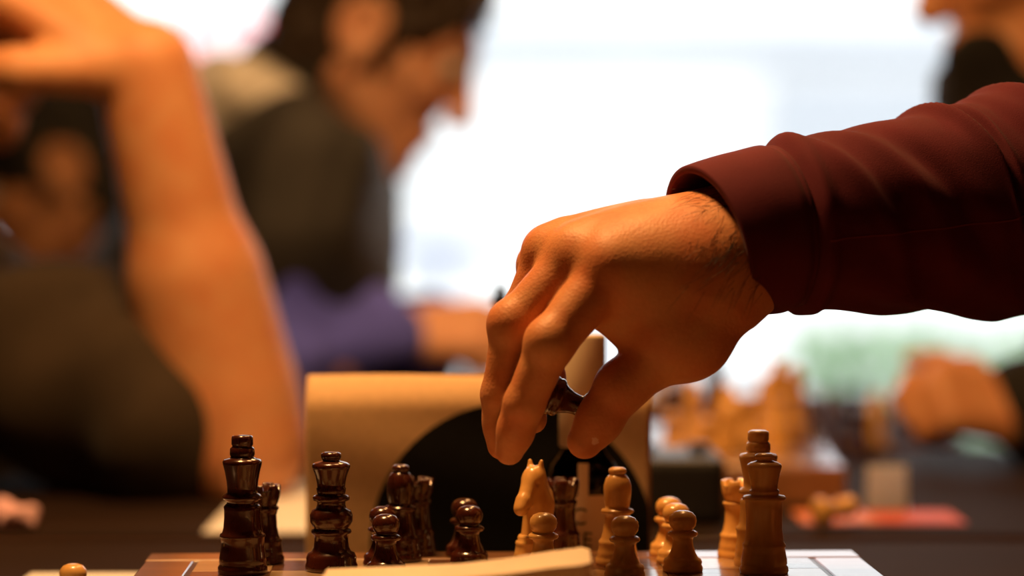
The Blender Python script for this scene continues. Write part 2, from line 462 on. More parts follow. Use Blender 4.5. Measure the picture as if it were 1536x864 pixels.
# ------------------------------------------------------------------ pendant lamps (out of frame above, they light the tables)
where = ['over the game being played', 'over the middle table', 'over the table by the window']
lamp_id = ['first_table', 'middle_table', 'window_table']
for (x, y, z, wts), wh, li in zip(PENDANTS, where, lamp_id):
    p = empty('pendant_lamp_' + li + '_offscreen', (x, y, z)); tag(p, 'black enamel pendant lamp hanging ' + wh, 'lamp')
    V, F = lathe([(.025, .16), (.03, .15), (.06, .12), (.13, .05), (.16, .0), (.157, .0), (.127, .047), (.057, .115), (.02, .14)], 32)
    mesh_obj('shade', V, F, M['shade'], p)
    V, F = lathe([(0, .14), (.016, .135), (.02, .10), (.03, .08), (.032, .065), (.022, .048), (0, .04)], 20); mesh_obj('bulb_' + li + '_offscreen', V, F, M['bulb'], p)
    V, F = tube_mesh([Vector((0, 0, .15)), Vector((0, 0, 1.95 - z))], .004, 6); mesh_obj('cord', V, F, M['black_plastic'], p)
    ld = bpy.data.lights.new('pendant_light_' + li + '_offscreen', 'AREA'); ld.energy = wts; ld.color = LAMP_COL; ld.shape = 'DISK'; ld.size = .20
    lo = bpy.data.objects.new('pendant_light_' + li + '_offscreen', ld); link(lo, p); lo.location = (0, 0, .032)

# ================================================================== tables
def table(name, x0, x1, y0, y1, label, edge):
    t = empty(name, ((x0 + x1) / 2, (y0 + y1) / 2, FLOOR)); tag(t, label, 'table')
    part_box('table_top', (x0, y0, -.03), (x1, y1, 0), M['table'], t, .004)
    part_box('edge_band', (x0 + .01, y0 - .004, -.026), (x1 - .01, y0 + .002, -.004), edge, t, .001)
    cx, cy = (x0 + x1) / 2, (y0 + y1) / 2; lx, ly = (x1 - x0) * .09, (y1 - y0) * .17
    part_box('apron', (cx - lx, cy - ly, -.09), (cx + lx, cy + ly, -.03), M['table'], t)
    for sx in (cx - lx, cx + lx):
        for sy in (cy - ly, cy + ly):
            part_box('leg', (sx - .025, sy - .025, FLOOR), (sx + .025, sy + .025, -.03), M['table'], t, .004)
    return t
table('cafe_table', -.46, .46, .72, 1.483, 'dark wooden cafe table carrying the game under the reaching hand', M['table_edge'])
table('cafe_table', -.40, .43, 1.512, 2.12, 'dark wooden table holding the second chess game', M['table_edge'])
table('cafe_table', -.12, .42, 2.22, 2.85, 'dark wooden table by the window before the hooded man', M['table_edge'])

# ================================================================== chess boards
BT = .028
def chess_board(name, loc, rz, label, wid=.36, border=.028):
    b = empty(name, loc, rz); tag(b, label, 'chess board')
    hw = wid / 2; sq = (wid - 2 * border) / 8
    bm = bmesh.new(); add_box(bm, (-hw, -hw, 0), (hw, hw, BT - .0012), .002, 2)
    bm_obj('frame', bm, M['board_frame'], b)
    for s in (-1, 1):
        e = hw - border + .0012
        for nm, lo, hi in (('inlay_line', (-e - .0012, s * e - .0012, BT - .002), (e + .0012, s * e + .0012, BT - .0006)),
                           ('inlay_line', (s * e - .0012, -e + .0012, BT - .002), (s * e + .0012, e - .0012, BT - .0006))):
            box(nm, lo, hi, M['inlay'], b)
        for nm, lo, hi in (('border_strip', (-hw + .001, s * (hw - border / 2 + .0005) - border / 2 + .0022, BT - .002), (hw - .001, s * (hw - border / 2 + .0005) + border / 2 - .0022, BT)),
                           ('border_strip', (s * (hw - border / 2 + .0005) - border / 2 + .0022, -e + .002, BT - .002), (s * (hw - border / 2 + .0005) + border / 2 - .0022, e - .002, BT))):
            box(nm, lo, hi, M['board_frame'], b, .0006, 1)
    g = .00015
    mesh = {}
    for key in ('sq_light', 'sq_dark'):
        o = box('square', (-sq / 2 + g, -sq / 2 + g, BT - .004), (sq / 2 - g, sq / 2 - g, BT), M[key], None, .0003, 1)
        mesh[key] = o.data; bpy.data.objects.remove(o)
    for i in range(8):
        for j in range(8):
            o = link(bpy.data.objects.new('square', mesh['sq_light' if (i + j) % 2 else 'sq_dark']), b)
            o.location = (-hw + border + sq * (i + .5), -hw + border + sq * (j + .5), 0)
    return b
yaw = math.radians(2.0)
bl = on_plane(224, 829, BT); br = on_plane(1281, 825, BT); mid = (bl + br) / 2
bw = (br - bl).length
ctr = mid - Vector((-math.sin(yaw), math.cos(yaw), 0)) * (bw / 2)
chess_board('chess_board', (ctr.x, ctr.y, 0), yaw, 'wooden chess board with the game under the reaching hand', bw)
chess_board('chess_board', (.062, 1.667 + .185, 0), math.radians(-3), 'wooden chess board with blurred game on the middle table')
chess_board('chess_board', (.125, 2.54, 0), math.radians(3), 'wooden chess board on the table by the window')

# ================================================================== chess pieces (profiles in millimetres)
PROF = {
 'pawn': [(0, 29.7), (2.5, 29.5), (4.8, 28.6), (6.3, 26.8), (6.75, 24.7), (6.3, 22.4), (5.1, 20.7), (4.6, 20.1), (6.0, 19.8), (7.1, 19.1), (7.4, 18.2), (6.9, 17.3), (5.2, 16.7), (4.8, 15), (5.2, 12), (6.3, 9), (7.3, 7.3), (7.7, 6.9), (8.9, 6.1), (9.4, 4.8), (9.1, 3.5), (9.4, 3.0), (9.8, 1.8), (9.6, .4), (9.2, 0), (0, 0)],
 'queen': [(0, 58), (3, 57.9), (4.3, 57.3), (4.7, 56.4), (4.4, 55.4), (3.5, 54.8), (4.0, 54.3), (6.4, 53.6), (8.0, 52.7), (8.4, 51.6), (8.1, 50.4), (7.3, 47), (6.6, 43), (6.3, 40.6), (7.0, 40.2), (7.3, 39.4), (6.9, 38.6), (7.2, 37.9), (9.8, 37.4), (10.5, 36.5), (10.2, 35.6), (9.0, 34.9), (8.8, 31), (8.6, 26), (8.7, 21), (9.2, 17), (9.7, 14.8), (10.3, 14.2), (10.4, 13), (10.0, 12.3), (10.4, 10), (11.0, 7), (11.1, 4.8), (10.8, 4.2), (11.6, 3.2), (11.8, 1.5), (11.5, .3), (11, 0), (0, 0)],
 'queen_bulb': [(0, 57.8), (3, 57.7), (4.6, 57.1), (5.0, 56), (4.7, 54.6), (4.0, 53.7), (4.6, 53.3), (7.6, 52.6), (9.0, 51.8), (9.3, 50.7), (8.8, 49.2), (7.6, 46), (6.9, 42.5), (6.7, 40.5), (7.2, 40), (7.0, 38.4), (6.6, 37.2), (8.3, 36.6), (9.0, 35.6), (8.8, 34.4), (7.0, 33.6), (6.8, 32.2), (7.4, 30.4), (9.4, 29.4), (10.4, 27), (10.3, 24), (9.0, 21.6), (8.0, 20.6), (9.4, 20), (9.9, 19), (9.4, 18.1), (8.3, 17.5), (8.2, 14.5), (8.6, 11.5), (9.6, 9.4), (11.3, 8.6), (12.2, 6.6), (12.1, 4.4), (12.7, 3), (12.8, 1.2), (12.4, 0), (0, 0)],
 'king': [(0, 66.8), (3.8, 66.7), (4.9, 66.2), (5.2, 65.2), (5.2, 62.2), (4.7, 61.4), (5.2, 60.9), (5.9, 60.2), (6.0, 57.4), (5.5, 56.2), (6.4, 55.6), (8.7, 55), (9.5, 54), (9.3, 52.6), (8.4, 49), (7.6, 44.5), (7.3, 41.4), (7.2, 39), (8.6, 38.2), (9.6, 37.1), (9.3, 36), (7.6, 35.2), (7.5, 33.8), (8.3, 33.2), (9.0, 32.2), (8.8, 30.6), (8.8, 27), (9.2, 22), (9.8, 19.8), (10.8, 19.1), (11.0, 18), (10.6, 17.3), (10.4, 13), (11.2, 8), (11.4, 5.5), (11.1, 4.8), (11.9, 3.4), (12, 1.4), (11.7, .2), (11.2, 0), (0, 0)],
 'rook': [(0, 34), (5.8, 34), (6.2, 34.4), (6.4, 39), (8.6, 39.2), (9.0, 38.8), (9.1, 36.5), (8.6, 33), (7.6, 29.8), (6.9, 28.6), (7.9, 28), (8.2, 27.2), (7.6, 26.4), (6.9, 24), (7.2, 18), (8.0, 14), (8.7, 12.4), (9.4, 11.8), (9.5, 10.8), (9.2, 10), (9.6, 7), (10.1, 5), (9.8, 4.3), (10.6, 3.3), (10.8, 1.4), (10.4, 0), (0, 0)],
 'bishop': [(0, 48.2), (2.8, 48.1), (4.1, 47.4), (4.5, 46.4), (4.2, 45.3), (3.6, 44.7), (4.4, 44.2), (5.8, 42.4), (6.8, 39.2), (6.9, 36.5), (6.6, 33), (6.1, 29.6), (5.8, 28), (7.6, 27.4), (8.2, 26.5), (7.7, 25.6), (6.3, 24.9), (6.2, 23), (6.9, 18), (7.9, 13.6), (8.6, 12.3), (9.3, 11.7), (9.4, 10.7), (9.1, 10), (9.6, 7), (10.2, 5), (9.9, 4.3), (10.7, 3.3), (10.9, 1.4), (10.5, 0), (0, 0)],
 'knight_base': [(0, 16), (7.4, 15.5), (8.2, 14.2), (8.0, 13), (8.9, 12.4), (9.3, 11.4), (9.0, 10.4), (9.6, 7), (10.2, 5), (9.9, 4.3), (10.8, 3.3), (11, 1.4), (10.6, 0), (0, 0)],
}
def rook_notch(r, z, a):
    if z > 37 and r > 6: return z - (3.2 if (a / (2 * math.pi) * 6) % 1 < .28 else 0)
    return z
def horse_field():
    f = Field((-.016, -.012, .008), (.016, .012, .056), .0006)
    f.cone((.002, 0, .010), (.004, 0, .030), .0082, .0070, .003)       # neck
    f.cone((.004, 0, .030), (.000, 0, .042), .0070, .0056, .004)
    f.cone((.000, 0, .044), (-.010, 0, .030), .0052, .0036, .003)      # head to muzzle (faces -x)
    f.cone((-.009, 0, .0325), (-.0115, 0, .029), .0038, .0032, .002)
    f.cone((.001, .0028, .046), (.0015, .0034, .0515), .0022, .0010, .0015)
    f.cone((.001, -.0028, .046), (.0015, -.0034, .0515), .0022, .0010, .0015)
    f.cone((.005, 0, .047), (.0105, 0, .034), .0022, .0026, .003)      # mane ridge
    f.cone((.0105, 0, .034), (.0095, 0, .020), .0026, .0022, .003)
    f.ell((-.004, .0052, .041), (.0012, .0012, .0012), None, .0008, 'sub'); f.ell((-.004, -.0052, .041), (.0012, .0012, .0012), None, .0008, 'sub')
    f.cone((-.0135, -.004, .0285), (-.008, -.004, .0305), .0006, .0005, .0005, 'sub')
    return f.mesh()
HV, HQ = horse_field()
PIECE_MESH = {}
def piece_mesh(kind, mat):
    key = (kind, mat)
    if key in PIECE_MESH: return PIECE_MESH[key]
    if kind == 'knight':
        V, F = lathe(PROF['knight_base'], 36, .001)
        n = len(V); V = list(V) + [tuple(v) for v in HV]; F = list(F) + [tuple(int(i) + n for i in q) for q in HQ]
    else:
        V, F = lathe(PROF[kind], 60 if kind == 'rook' else 44, .001, rook_notch if kind == 'rook' else None)
    o = mesh_obj(kind, V, F, M[mat]); me = o.data; bpy.data.objects.remove(o)
    PIECE_MESH[key] = me; return me
def piece(kind, mat, loc, label, group=None, rz=None, rot=None):
    nm = {'queen_bulb': 'queen'}.get(kind, kind)
    o = link(bpy.data.objects.new('chess_' + nm, piece_mesh(kind, mat)))
    o.location = loc
    o.rotation_euler = rot if rot else (0, 0, random.uniform(0, 6.28) if rz is None else rz)
    return tag(o, label, 'chess piece', group)
def bp(px, D): return at_D(px, D, BT - .0002)
DK, LT = 'dark_piece', 'light_piece'
piece('king', DK, bp(364, 1.150), 'dark brown king at the outer edge of the game board')
piece('rook', DK, bp(394, 1.186), 'dark brown rook tucked behind the dark king')
piece('queen_bulb', DK, bp(497, 1.160), 'dark brown queen in front of the kraft card stand')
piece('pawn', DK, bp(579, 1.143), 'dark brown pawn in front of the dark bishop')
piece('pawn', DK, bp(574, 1.174), 'dark brown pawn squeezed between another dark pawn and the dark bishop')
piece('bishop', DK, bp(601, 1.194), 'dark brown bishop against the black disc of the card stand')
piece('rook', DK, bp(624, 1.215), 'dark brown rook just behind the dark bishop')
piece('pawn', DK, bp(704, 1.178), 'dark brown pawn below the middle fingertip, fore one of a pair')
piece('pawn', DK, bp(697, 1.208), 'dark brown pawn directly behind its twin below the fingertips')
piece('rook', DK, bp(842, 1.212), 'dark reddish rook in front of the labelled bottle')
piece('knight', LT, bp(801, 1.176), 'light wooden knight beside the dark rook under the hand', rz=.95)
piece('pawn', LT, bp(815, 1.148), 'light wooden pawn in front of the light knight')
piece('bishop', LT, bp(926, 1.181), 'light wooden bishop with round finial below the thumb')
piece('pawn', LT, bp(937, 1.136), 'light wooden pawn in front of the light bishop')
piece('pawn', LT, bp(1024, 1.157), 'light wooden pawn heading a row of three pawns')
piece('pawn', LT, bp(1014, 1.187), 'light wooden pawn in the middle of the row of three')
piece('pawn', LT, bp(1003, 1.214), 'light wooden pawn at the rear of the row of three')
piece('queen', LT, bp(1146, 1.151), 'light wooden queen with round finial in front of the light king')
piece('king', LT, bp(1137, 1.1765), 'light wooden king standing behind the light queen')
piece('rook', LT, bp(1108, 1.207), 'light wooden rook half hidden behind the light king')
pw = at_D(110, 1.172, 0)
piece('pawn', LT, (pw.x, pw.y, -.0001), 'captured light wooden pawn on the table beside the board')

# second game (blurred, on the middle table)
z2 = BT - .0002
G2 = [('king', LT, 1168, 1.81, 'tall light king among the blurred pieces of the second game'),
      ('queen', LT, 1192, 1.86, 'light queen beside the tall light king of the second game'),
      ('bishop', LT, 1148, 1.88, 'light bishop behind the tall king of the second game'),
      ('knight', LT, 1088, 1.76, 'light knight in front of the second game, near the black clock'),
      ('rook', LT, 1120, 1.80, 'light rook between the knight and king of the second game'),
      ('pawn', LT, 1062, 1.73, 'light pawn closest to the black clock in the second game'),
      ('bishop', LT, 1040, 1.83, 'light bishop above the black clock in the second game'),
      ('pawn', LT, 1010, 1.78, 'light pawn beside the kraft card stand in the second game'),
      ('rook', DK, 1012, 1.90, 'dark rook behind the light pieces of the second game'),
      ('queen', DK, 1072, 1.95, 'dark queen behind the light knight of the second game'),
      ('pawn', DK, 1222, 1.94, 'dark pawn beside the light queen of the second game')]
for k, m, px, y, lb in G2: piece(k, m, at_D(px, y, z2), lb)
# pieces taken off the second board, standing on the table beside it
for k, m, px, y, lb in [('bishop', DK, 1262, 2.06, 'dark bishop taken off the board, standing on the middle table'),
                        ('rook', DK, 1290, 2.03, 'dark rook taken off the board, standing on the middle table'),
                        ('knight', LT, 1318, 2.07, 'light knight taken off the board near the clasped hand')]:
    piece(k, m, at_D(px, y, 0), lb)
# third game
for k, m, px, y, lb in [('pawn', DK, 676, 2.66, 'small dark pawn showing above the kraft card stand'),
                        ('rook', DK, 712, 2.64, 'dark rook on the board by the window'),
                        ('queen', LT, 1020, 2.60, 'light queen far back on the board by the window'),
                        ('rook', LT, 985, 2.55, 'light rook far back on the board by the window')]:
    piece(k, m, at_D(px, y, z2), lb)

# ================================================================== things on the first table
# kraft card stand with black disc
st0 = P(718, 872, 1.325); sx0 = P(458, 700, 1.325).x; sx1 = P(977, 700, 1.325).x; stop = P(700, 566, 1.325).z
stand = empty('card_stand', ((sx0 + sx1) / 2, 1.325, 0)); tag(stand, 'kraft card stand printed with a large black disc behind the pieces', 'card stand')
hw = (sx1 - sx0) / 2
def sheet(name, mat, fn, nu, nv, th, parent, off=0.0):
    """curved card: fn(u,v)->Vector, thickness th along +y"""
    V, F = [], []
    for s in (0, 1):
        for j in range(nv + 1):
            for i in range(nu + 1):
                p = fn(i / nu, j / nv); V.append(p + Vector((0, th * s + off, 0)))
    n = (nu + 1) * (nv + 1); w = nu + 1
    for j in range(nv):
        for i in range(nu):
            a = j * w + i; F.append((a, a + 1, a + w + 1, a + w)); F.append((n + a, n + a + w, n + a + w + 1, n + a + 1))
    rim = [i for i in range(w)] + [j * w + nu for j in range(1, nv + 1)] + [nv * w + i for i in range(nu - 1, -1, -1)] + [j * w for j in range(nv - 1, 0, -1)]
    for a, b in zip(rim, rim[1:] + rim[:1]): F.append((a, n + a, n + b, b))
    return mesh_obj(name, V, F, mat, parent)
def card_y(x, z):  # soft roll-over at the top, slight warp
    t = max(0, (z - (stop - .018)) / .018)
    return .012 * t * t + .0012 * math.sin(x * 40 + 1) + .0012 * math.sin(z * 90 + x * 25) * (z / stop)
def card(u, v):
    x = -hw + 2 * hw * u; z = stop * v + (.0008 * math.sin(u * 7)) * v
    return Vector((x, card_y(x, z), z))
sheet('front_sheet', M['kraft'], card, 60, 40, .0012, stand)
def card_b(u, v):
    x = -hw + 2 * hw * u; z = stop * v
    return Vector((x, .075 - .055 * v, z))
sheet('back_sheet', M['kraft'], card_b, 8, 8, .0012, stand)
part_box('foot', (sx0 + .004, 1.327, 0), (sx1 - .004, 1.40, .0015), M['kraft'], stand)
# printed disc: centre and radius read from its arc
dc = P(768, 818, 1.325); rad = .0785
V, F = [], []
dcx = dc.x - stand.location.x; nr, na = 24, 72
for i in range(nr + 1):
    for j in range(na + 1):
        a = math.pi * 2 * j / na; r = rad * i / nr
        x = dcx + r * math.cos(a); z = dc.z + r * math.sin(a)
        z = max(z, .0005); x = max(-hw + .001, min(hw - .001, x))
        V.append(Vector((x, card_y(x, z) - .0004, z)))
for i in range(nr):
    for j in range(na):
        a = i * (na + 1) + j; F.append((a, a + na + 1, a + na + 2, a + 1))
d = mesh_obj('printed_disc', V, F, M['black_card'], stand)

# bottle with cream neck wrap and lettered label
bo = at_D(873, 1.268, 0)
bot = empty('glass_bottle', bo); tag(bot, 'dark glass bottle with cream neck wrap and lettered label', 'bottle')
zs = lambda py: P(873, py, 1.268).z
Rb = .0205
V, F = lathe([(0, .004), (Rb - .002, .004), (Rb, .006), (Rb, zs(735)), (Rb * .98, zs(712)), (Rb * .86, zs(696)), (Rb * .68, zs(684)), (.0118, zs(674)), (.0116, zs(640)), (.0116, zs(508))] [::-1], 40)
mesh_obj('glass', V, F, M['bottle_glass'], bot)
V, F = lathe([(0, zs(720)), (Rb - .0022, zs(722)), (Rb - .0022, .006), (0, .006)], 32); mesh_obj('liquid', V, F, M['black_plastic'], bot)
V, F = lathe([(0, zs(502)), (.0118, zs(502)), (.0124, zs(506)), (.0124, zs(668)), (.0118, zs(670))], 36); mesh_obj('neck_wrap', V, F, M['cream_paper'], bot)
def arc_sheet(name, R, a0, a1, z0, z1, mat, parent, n=14):
    V, F = [], []
    for i in range(n + 1):
        a = a0 + (a1 - a0) * i / n
        for z in (z0, z1): V.append((R * math.cos(a), R * math.sin(a), z))
        for z in (z0, z1): V.append(((R - .0003) * math.cos(a), (R - .0003) * math.sin(a), z))
    for i in range(n):
        q = 4 * i; F.append((q, q + 4, q + 5, q + 1)); F.append((q + 2, q + 3, q + 7, q + 6))
    return mesh_obj(name, V, F, mat, parent)
FR = -math.pi / 2
arc_sheet('seal_strip', Rb + .0005, FR - .13, FR + .13, zs(740), zs(690), M['cream_paper'], bot, 5)
arc_sheet('label', Rb + .0005, FR - 1.2, FR + 1.2, .012, zs(738), M['cream_paper'], bot)
def text_mesh(body, size, mat, parent, loc, rot, name='lettering', ext=.0002):
    cu = bpy.data.curves.new(name, 'FONT'); cu.body = body; cu.size = size; cu.extrude = ext
    cu.align_x = 'CENTER'; cu.align_y = 'CENTER'; cu.resolution_u = 3
    t = bpy.data.objects.new(name, cu); COL.objects.link(t)
    bpy.context.view_layer.update()
    me = bpy.data.meshes.new_from_object(t); bpy.data.objects.remove(t)
    me.materials.clear(); me.materials.append(mat)
    o = link(bpy.data.objects.new(name, me), parent); o.location = loc; o.rotation_euler = rot
    return o
for ch, cx, py, sz in (('C', 866, 770, .0128), ('E', 879, 804, .0108)):
    text_mesh(ch, sz, M['label_ink'], bot, ((cx - 873) / 2839, -Rb - .0009, zs(py)), (math.pi / 2, .06, 0))

# black clip stand behind the card stand: its jaws peek past the knuckles
cl = at_D(775, 1.435, 0)
clip = empty('card_clip_stand', cl); tag(clip, 'black wire card clip stand peeking out behind the knuckles', 'clip stand')
V, F = lathe([(0, .008), (.02, .008), (.024, .005), (.025, 0), (0, 0)], 28); mesh_obj('base', V, F, M['black_metal'], clip)
tp = P(752, 452, 1.435) - cl
V, F = tube_mesh([Vector((0, 0, .006)), Vector((0, 0, .05)), Vector((tp.x * .3, 0, tp.z * .7)), Vector((tp.x * .9, 0, tp.z - .006))], .0014, 8); mesh_obj('stem', V, F, M['black_metal'], clip)
for k, (a, b) in enumerate((((748, 433), (756, 452)), ((741, 457), (752, 447)), ((742, 450), (758, 458)))):
    p = P(*a, 1.435) - cl; q = P(*b, 1.435) - cl
    V, F = tube_mesh([p, (p + q) / 2 + Vector((0, .004 * (k - 1), .002)), q], [.0026, .0034, .0022], 8); mesh_obj('jaw', V, F, M['black_metal'], clip)

# white score sheet under the captured pawn
a0 = on_plane(128, 861, 0); a1 = on_plane(200, 862, 0)
ss = empty('score_sheet', (a0.x, a0.y, 0)); tag(ss, 'white score sheet under the captured light pawn', 'paper')
box('sheet', (-.03, -.30, 0), (.035, 0, .0006), M['paper'], ss)
for i in range(9): box('ruled_line', (-.026, -.02 - i * .03, .0006), (.031, -.0195 - i * .03, .0008), M['grey_print'], ss)

# curled notepad in the foreground, resting on the near part of the board
def pad_top(u):
    xs = [(490, 855), (600, 851), (690, 847), (760, 839), (820, 829), (860, 824), (884, 822)]
    px = 490 + (884 - 490) * u
    for (x0, y0), (x1, y1) in zip(xs[:-1], xs[1:]):
        if x0 <= px <= x1: return px, y0 + (y1 - y0) * (px - x0) / (x1 - x0)
    return xs[-1]
pad = empty('notepad', (P(690, 850, 1.06).x, 1.06, BT)); tag(pad, 'cream notepad with a curled end lying on the board before the pawns', 'notepad')
PY0, PTH = 1.06, .014
def pad_mesh(z_lo, z_hi, name, mat, x_in=0.0):
    V, F = [], []; nu, nv = 40, 8
    for s in (0, 1):
        for j in range(nv + 1):
            v = j / nv; y = PY0 - .034 * v
            for i in range(nu + 1):
                u = i / nu; px, py = pad_top(u)
                base = P(px, py, PY0)
                z = base.z - PTH + (z_hi if s else z_lo) - .003 * v * u
                z = max(z, BT + (z_hi if s else z_lo))
                cx = base.x
                if u > .95: cx -= .004 * ((1 - 2 * abs(.5 - v)) < .12) * (u - .95) * 20
                V.append(Vector((cx, y, z)) - pad.location)
    n = (nu + 1) * (nv + 1); w = nu + 1
    for j in range(nv):
        for i in range(nu):
            a = j * w + i; F.append((a, a + w, a + w + 1, a + 1)); F.append((n + a, n + a + 1, n + a + w + 1, n + a + w))
    rim = [i for i in range(w)] + [j * w + nu for j in range(1, nv + 1)] + [nv * w + i for i in range(nu - 1, -1, -1)] + [j * w for j in range(nv - 1, 0, -1)]
    for a, b in zip(rim, rim[1:] + rim[:1]): F.append((a, b, n + b, n + a))
    return mesh_obj(name, V, F, mat, pad, False)
pad_mesh(0, PTH - .0006, 'page_block', M['cream_paper'])
pad_mesh(PTH - .0006, PTH, 'cover', M['cream_paper'])

# ================================================================== things on the second table
ck0 = at_D(940, 1.556, 0); ck1 = at_D(1090, 1.556, 0)
ck = empty('chess_clock', ((ck0.x + ck1.x) / 2, 1.60, 0)); tag(ck, 'black box-shaped chess clock beside the kraft card stand', 'clock')
part_box('body', (ck0.x, 1.556, 0), (ck1.x, 1.645, .044), M['black_plastic'], ck, .006)
for sgn in (-1, 1):
    V, F = lathe([(0, .006), (.006, .006), (.007, .005), (.007, 0), (0, 0)], 18); o = mesh_obj('button', V, F, M['black_metal'], ck); o.location = (sgn * .018, 0, .044)
    V, F = lathe([(0, .001), (.012, .001), (.0125, 0), (0, 0)], 24); o = mesh_obj('dial', V, F, M['paper'], ck); o.location = (sgn * .016, .0455, .022); o.rotation_euler = (-math.pi / 2, 0, 0)
tc = at_D(1330, 1.647, 0)
tcr = empty('tent_card', tc); tag(tcr, 'small white folded tent card beside the second chess board', 'card')
bm = bmesh.new(); add_box(bm, (-.0135, -.0005, 0), (.0135, .0005, .031), .0002, 1, Matrix.Translation((0, -.006, 0)) @ Matrix.Rotation(math.radians(-11), 4, 'X')); bm_obj('front_leaf', bm, M['paper_thin'], tcr)
bm = bmesh.new(); add_box(bm, (-.0135, -.0005, 0), (.0135, .0005, .031), .0002, 1, Matrix.Translation((0, .006, 0)) @ Matrix.Rotation(math.radians(11), 4, 'X')); bm_obj('back_leaf', bm, M['paper_thin'], tcr)
la = at_D(1195, 1.60, 0); lb_ = at_D(1435, 1.60, 0)
lf = empty('leaflet', ((la.x + lb_.x) / 2, 1.60, 0)); tag(lf, 'orange and red folded leaflet lying at the near edge of middle table', 'leaflet')
part_box('orange_panel', (la.x, 1.563, 0), (la.x + .05, 1.632, .0012), M['orange'], lf)
part_box('red_panel', (la.x + .0502, 1.563, 0), (lb_.x, 1.632, .0012), M['red_leaflet'], lf)
p = at_D(1226, 1.545, .0)
piece('pawn', LT, (p.x, p.y, .0098), 'light wooden pawn lying on its side by the orange leaflet', rot=(0, math.radians(82), .4))
sh = empty('score_sheet', (at_D(440, 1.66, 0).x, 1.66, 0)); tag(sh, 'white score sheet on middle table beside the leaning forearm', 'paper')
box('sheet', (-.045, -.14, 0), (.05, .15, .0006), M['paper'], sh)
for i in range(8): box('ruled_line', (-.04, -.12 + i * .034, .0006), (.045, -.1194 + i * .034, .0008), M['grey_print'], sh)
pk = at_D(18, 1.545, 0)
f = Field((-.03, -.03, -.002), (.03, .03, .03), .0012)
f.ell((0, 0, .007), (.016, .012, .008), None, .003); f.ell((-.009, .006, .010), (.012, .009, .008), None, .003); f.ell((.006, -.004, .008), (.011, .01, .007), None, .003)
f.noise(.0022, 420, 3); f.plane_cut((0, 0, 0.0), (0, 0, -1))
o = f.obj('paper_napkin', M['pink']); o.location = pk; tag(o, 'crumpled pale pink paper napkin at the edge of the middle table', 'napkin')

# ================================================================== people
def V3(*a): return Vector(a)
def add_head(f, c, fw, up, k=.012):
    fw = fw.normalized(); up = (up - fw * up.dot(fw)).normalized(); lf = up.cross(fw)
    T = lambda x, y, z: c + fw * x + lf * y + up * z
    R = [tuple(fw), tuple(lf), tuple(up)]
    f.ell(T(-.012, 0, .03), (.096, .074, .088), R, k)
    f.ell(T(.030, 0, -.025), (.062, .058, .085), R, .02)
    for s in (-1, 1):
        f.cone(T(-.005, s * .048, -.055), T(.070, s * .012, -.098), .020, .018, .02)
        f.cone(T(.082, s * .012, .026), T(.068, s * .045, .022), .011, .009, .012)
        f.cone(T(.072, s * .042, -.028), T(.045, s * .056, -.020), .014, .012, .016)
        f.ell(T(.098, s * .031, .004), (.017, .017, .011), R, .008, 'sub')
        f.ell(T(-.010, s * .080, -.006), (.028, .011, .035), R, .006)
        f.ell(T(-.006, s * .094, -.004), (.019, .013, .024), R, .003, 'sub')
        f.cone(T(.004, s * .080, -.034), T(.002, s * .080, -.042), .009, .007, .006)
        f.ell(T(.104, s * .012, -.040), (.009, .007, .007), R, .005)
    f.cone(T(.076, 0, -.108), T(.072, 0, -.104), .018, .018, .012)
    f.cone(T(.090, 0, .012), T(.112, 0, -.032), .008, .0125, .010)
    f.cone(T(.088, -.020, -.066), T(.088, .020, -.066), .007, .007, .006); f.cone(T(.094, -.008, -.064), T(.094, .008, -.064), .006, .006, .006)
    f.cone(T(.086, -.016, -.079), T(.086, .016, -.079), .008, .008, .006)
    return T, R
def hair_obj(name, c, fw, up, mat, parent, long=0.0, seed=1, face=.095):
    fw = fw.normalized(); up = (up - fw * up.dot(fw)).normalized(); lf = up.cross(fw)
    T = lambda x, y, z: c + fw * x + lf * y + up * z
    R = [tuple(fw), tuple(lf), tuple(up)]
    f = Field(tuple(c - V3(.17, .17, .19)), tuple(c + V3(.17, .17, .17)), .004)
    f.ell(T(-.014, 0, .036), (.107, .086, .097), R, 0)
    f.ell(T(-.05, 0, -.03), (.062, .072, .07 + long), R, .02)
    for s in (-1, 1): f.cone(T(.022, s * .070, .02), T(.024, s * .068, -.03), .012, .006, .01)
    f.ell(T(face, 0, -.03), (.075, .064, .105), R, .012, 'sub')
    for s in (-1, 1): f.ell(T(-.008, s * .09, -.010), (.027, .024, .036), R, .006, 'sub')
    f.noise(.004, 260, seed)
    return f.obj(name, mat, parent)
